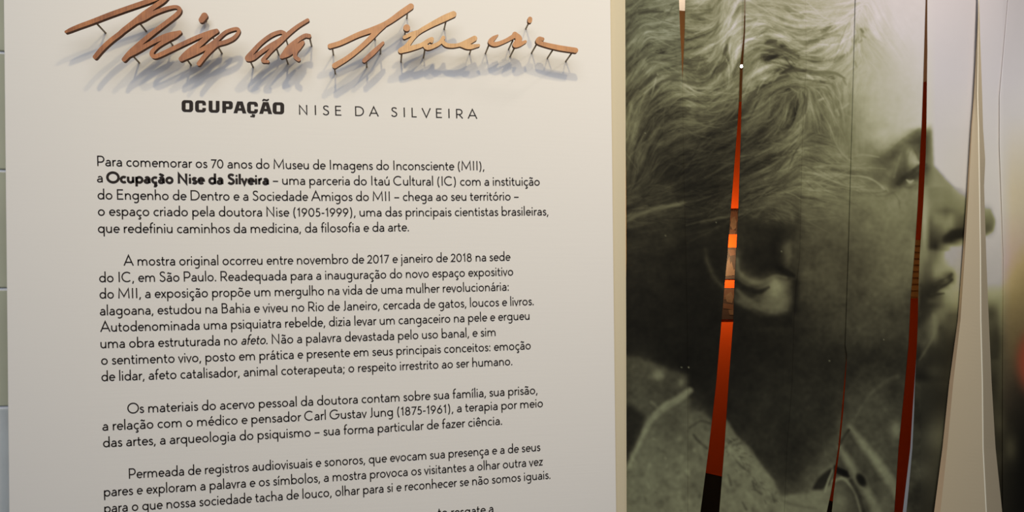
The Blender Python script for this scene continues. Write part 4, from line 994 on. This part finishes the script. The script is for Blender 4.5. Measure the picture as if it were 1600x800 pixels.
bp_ = quad_px('brown_panel', [(1000, 9, 3.0), (1260, 11, 3.0), (1260, 200, 3.0), (1000, 200, 3.0)], .05, M_brown); tag(bp_, 'brown wall panel behind the top of the two leftmost curtain gaps', 'wall panel')
# slatted brown panel behind the gap beside the nose
sl_root = empty('slatted_panel', tuple(at(1432, 465, dep(1432) - .06))); tag(sl_root, 'brown slatted panel behind the gap beside the nose', 'slatted panel')
bk = quad_px('backing', [(1400, 375, dep(1432) - .03), (1470, 375, dep(1432) - .03), (1470, 466, dep(1432) - .03), (1400, 466, dep(1432) - .03)], .02, M_reed); adopt(bk, sl_root)
for k in range(9):
    y = 376 + k * 10
    s = quad_px('slat', [(1400, y, dep(1432) - .05), (1470, y, dep(1432) - .05), (1470, y + 7.5, dep(1432) - .05), (1400, y + 7.5, dep(1432) - .05)], .02, M_reed); adopt(s, sl_root)
# three photographs hung one above the other
M_ph = mat('dark_photo_print', (.012, .004, .002), .5, .3, (25, .5, (1, 1, 1)))
M_phs = mat('pale_figure_print', (.040, .020, .011), .5, .3, (60, .35, (1, 1, 1)))
M_phm = mat('brown_tone_print', (.030, .010, .004), .5, .3, (60, .4, (1, 1, 1)))
def photo(y0, y1, figs, label):
    x0, x1 = 1085, 1172; D = dep(1140); d_ = lambda x: dep(x) - .014
    root = empty('photograph', tuple(at((x0 + x1) / 2, y1, D))); tag(root, label, 'photograph', 'photographs on the red partition')
    o = quad_px('print_board', [(x0, y0, d_(x0)), (x1, y0, d_(x1)), (x1, y1, d_(x1)), (x0, y1, d_(x0))], .012, M_ph); adopt(o, root)
    for k, (pts, m) in enumerate(figs):
        vs = [at(x, y, d_(x) - .0015 - .0004 * k) for x, y in pts]; o = mesh('printed_figure', vs, [list(range(len(vs)))[::-1]], m); adopt(o, root)
photo(328, 366, [([(1140,330),(1152,330),(1154,345),(1146,350),(1140,344)], M_phm), ([(1143,341),(1148,338),(1151,346),(1150,356),(1145,360),(1141,352)], M_phs), ([(1141,358),(1150,360),(1149,366),(1140,366)], M_phm)],
      'topmost of three dark photographs glimpsed in the orange gap')
photo(387, 436, [([(1137,390),(1148,390),(1149,398),(1141,400)], M_phm), ([(1136,410),(1140,400),(1141,416),(1138,424),(1134,424)], M_phs), ([(1139,418),(1143,408),(1146,420),(1147,426),(1138,427)], M_phs), ([(1132,423),(1148,421),(1148,430),(1133,432)], M_phs)],
      'middle photograph with two pale standing figures in the orange gap')
photo(450, 499, [([(1131,451),(1148,451),(1148,466),(1131,468)], M_phm), ([(1133,462),(1142,456),(1146,464),(1144,474),(1136,472)], M_phs), ([(1130,474),(1146,476),(1146,484),(1130,482)], M_phm), ([(1138,484),(1146,484),(1146,492),(1140,492)], M_phs)],
      'lowest of three photographs in the orange gap, blurred brown faces')
# lamp that washes the partition around the photographs
pc = at(1126, 392, dep(1128) - .20)
lp = bpy.data.lights.new('picture_light', 'POINT'); lp.energy = 18; lp.color = (1.0, .72, .38); lp.shadow_soft_size = .03
lo_ = bpy.data.objects.new('picture_light', lp); COL.objects.link(lo_); lo_.location = tuple(pc)
# small bright ceiling spotlight in the room behind
sp = at(1158.5, 103.5, 2.9)
M_lamp = bpy.data.materials.new('lamp_glow'); M_lamp.use_nodes = True
b_ = M_lamp.node_tree.nodes['Principled BSDF']; b_.inputs['Emission Color'].default_value = (1, .95, .85, 1); b_.inputs['Emission Strength'].default_value = 18
root = empty('spotlight', tuple(sp)); tag(root, 'small lit spotlight shining through the gap right of the dark hair', 'spotlight')
def disc(name, c, r, y0, y1, m, n=16):
    v = [(c[0] + rr_ * math.cos(2 * math.pi * k / n), y, c[2] + rr_ * math.sin(2 * math.pi * k / n)) for y, rr_ in ((y0, r), (y1, r)) for k in range(n)]
    f = [(k, (k + 1) % n, n + (k + 1) % n, n + k) for k in range(n)] + [tuple(range(n)), tuple(range(n, 2 * n))[::-1]]
    return mesh(name, v, f, m)
adopt(disc('lamp_housing', sp, .012, sp[1] + .002, sp[1] + .08, M_black), root)
rod = box('hanging_rod', sp[0] - .004, sp[0] + .004, sp[1] + .03, sp[1] + .038, sp[2] + .016, 3.6, M_black); adopt(rod, root)
adopt(disc('lamp_lens', sp, .0095, sp[1] - .002, sp[1] + .004, M_lamp), root)
rl2 = bpy.data.lights.new('rear_fill_light', 'POINT'); rl2.energy = 95; rl2.color = (1, .78, .55); rl2.shadow_soft_size = .1  # added unseen light behind the partition, brightens the beams and upper wall
ro = bpy.data.objects.new('rear_fill_light', rl2); COL.objects.link(ro); ro.location = (1.3, 2.75, 3.1)
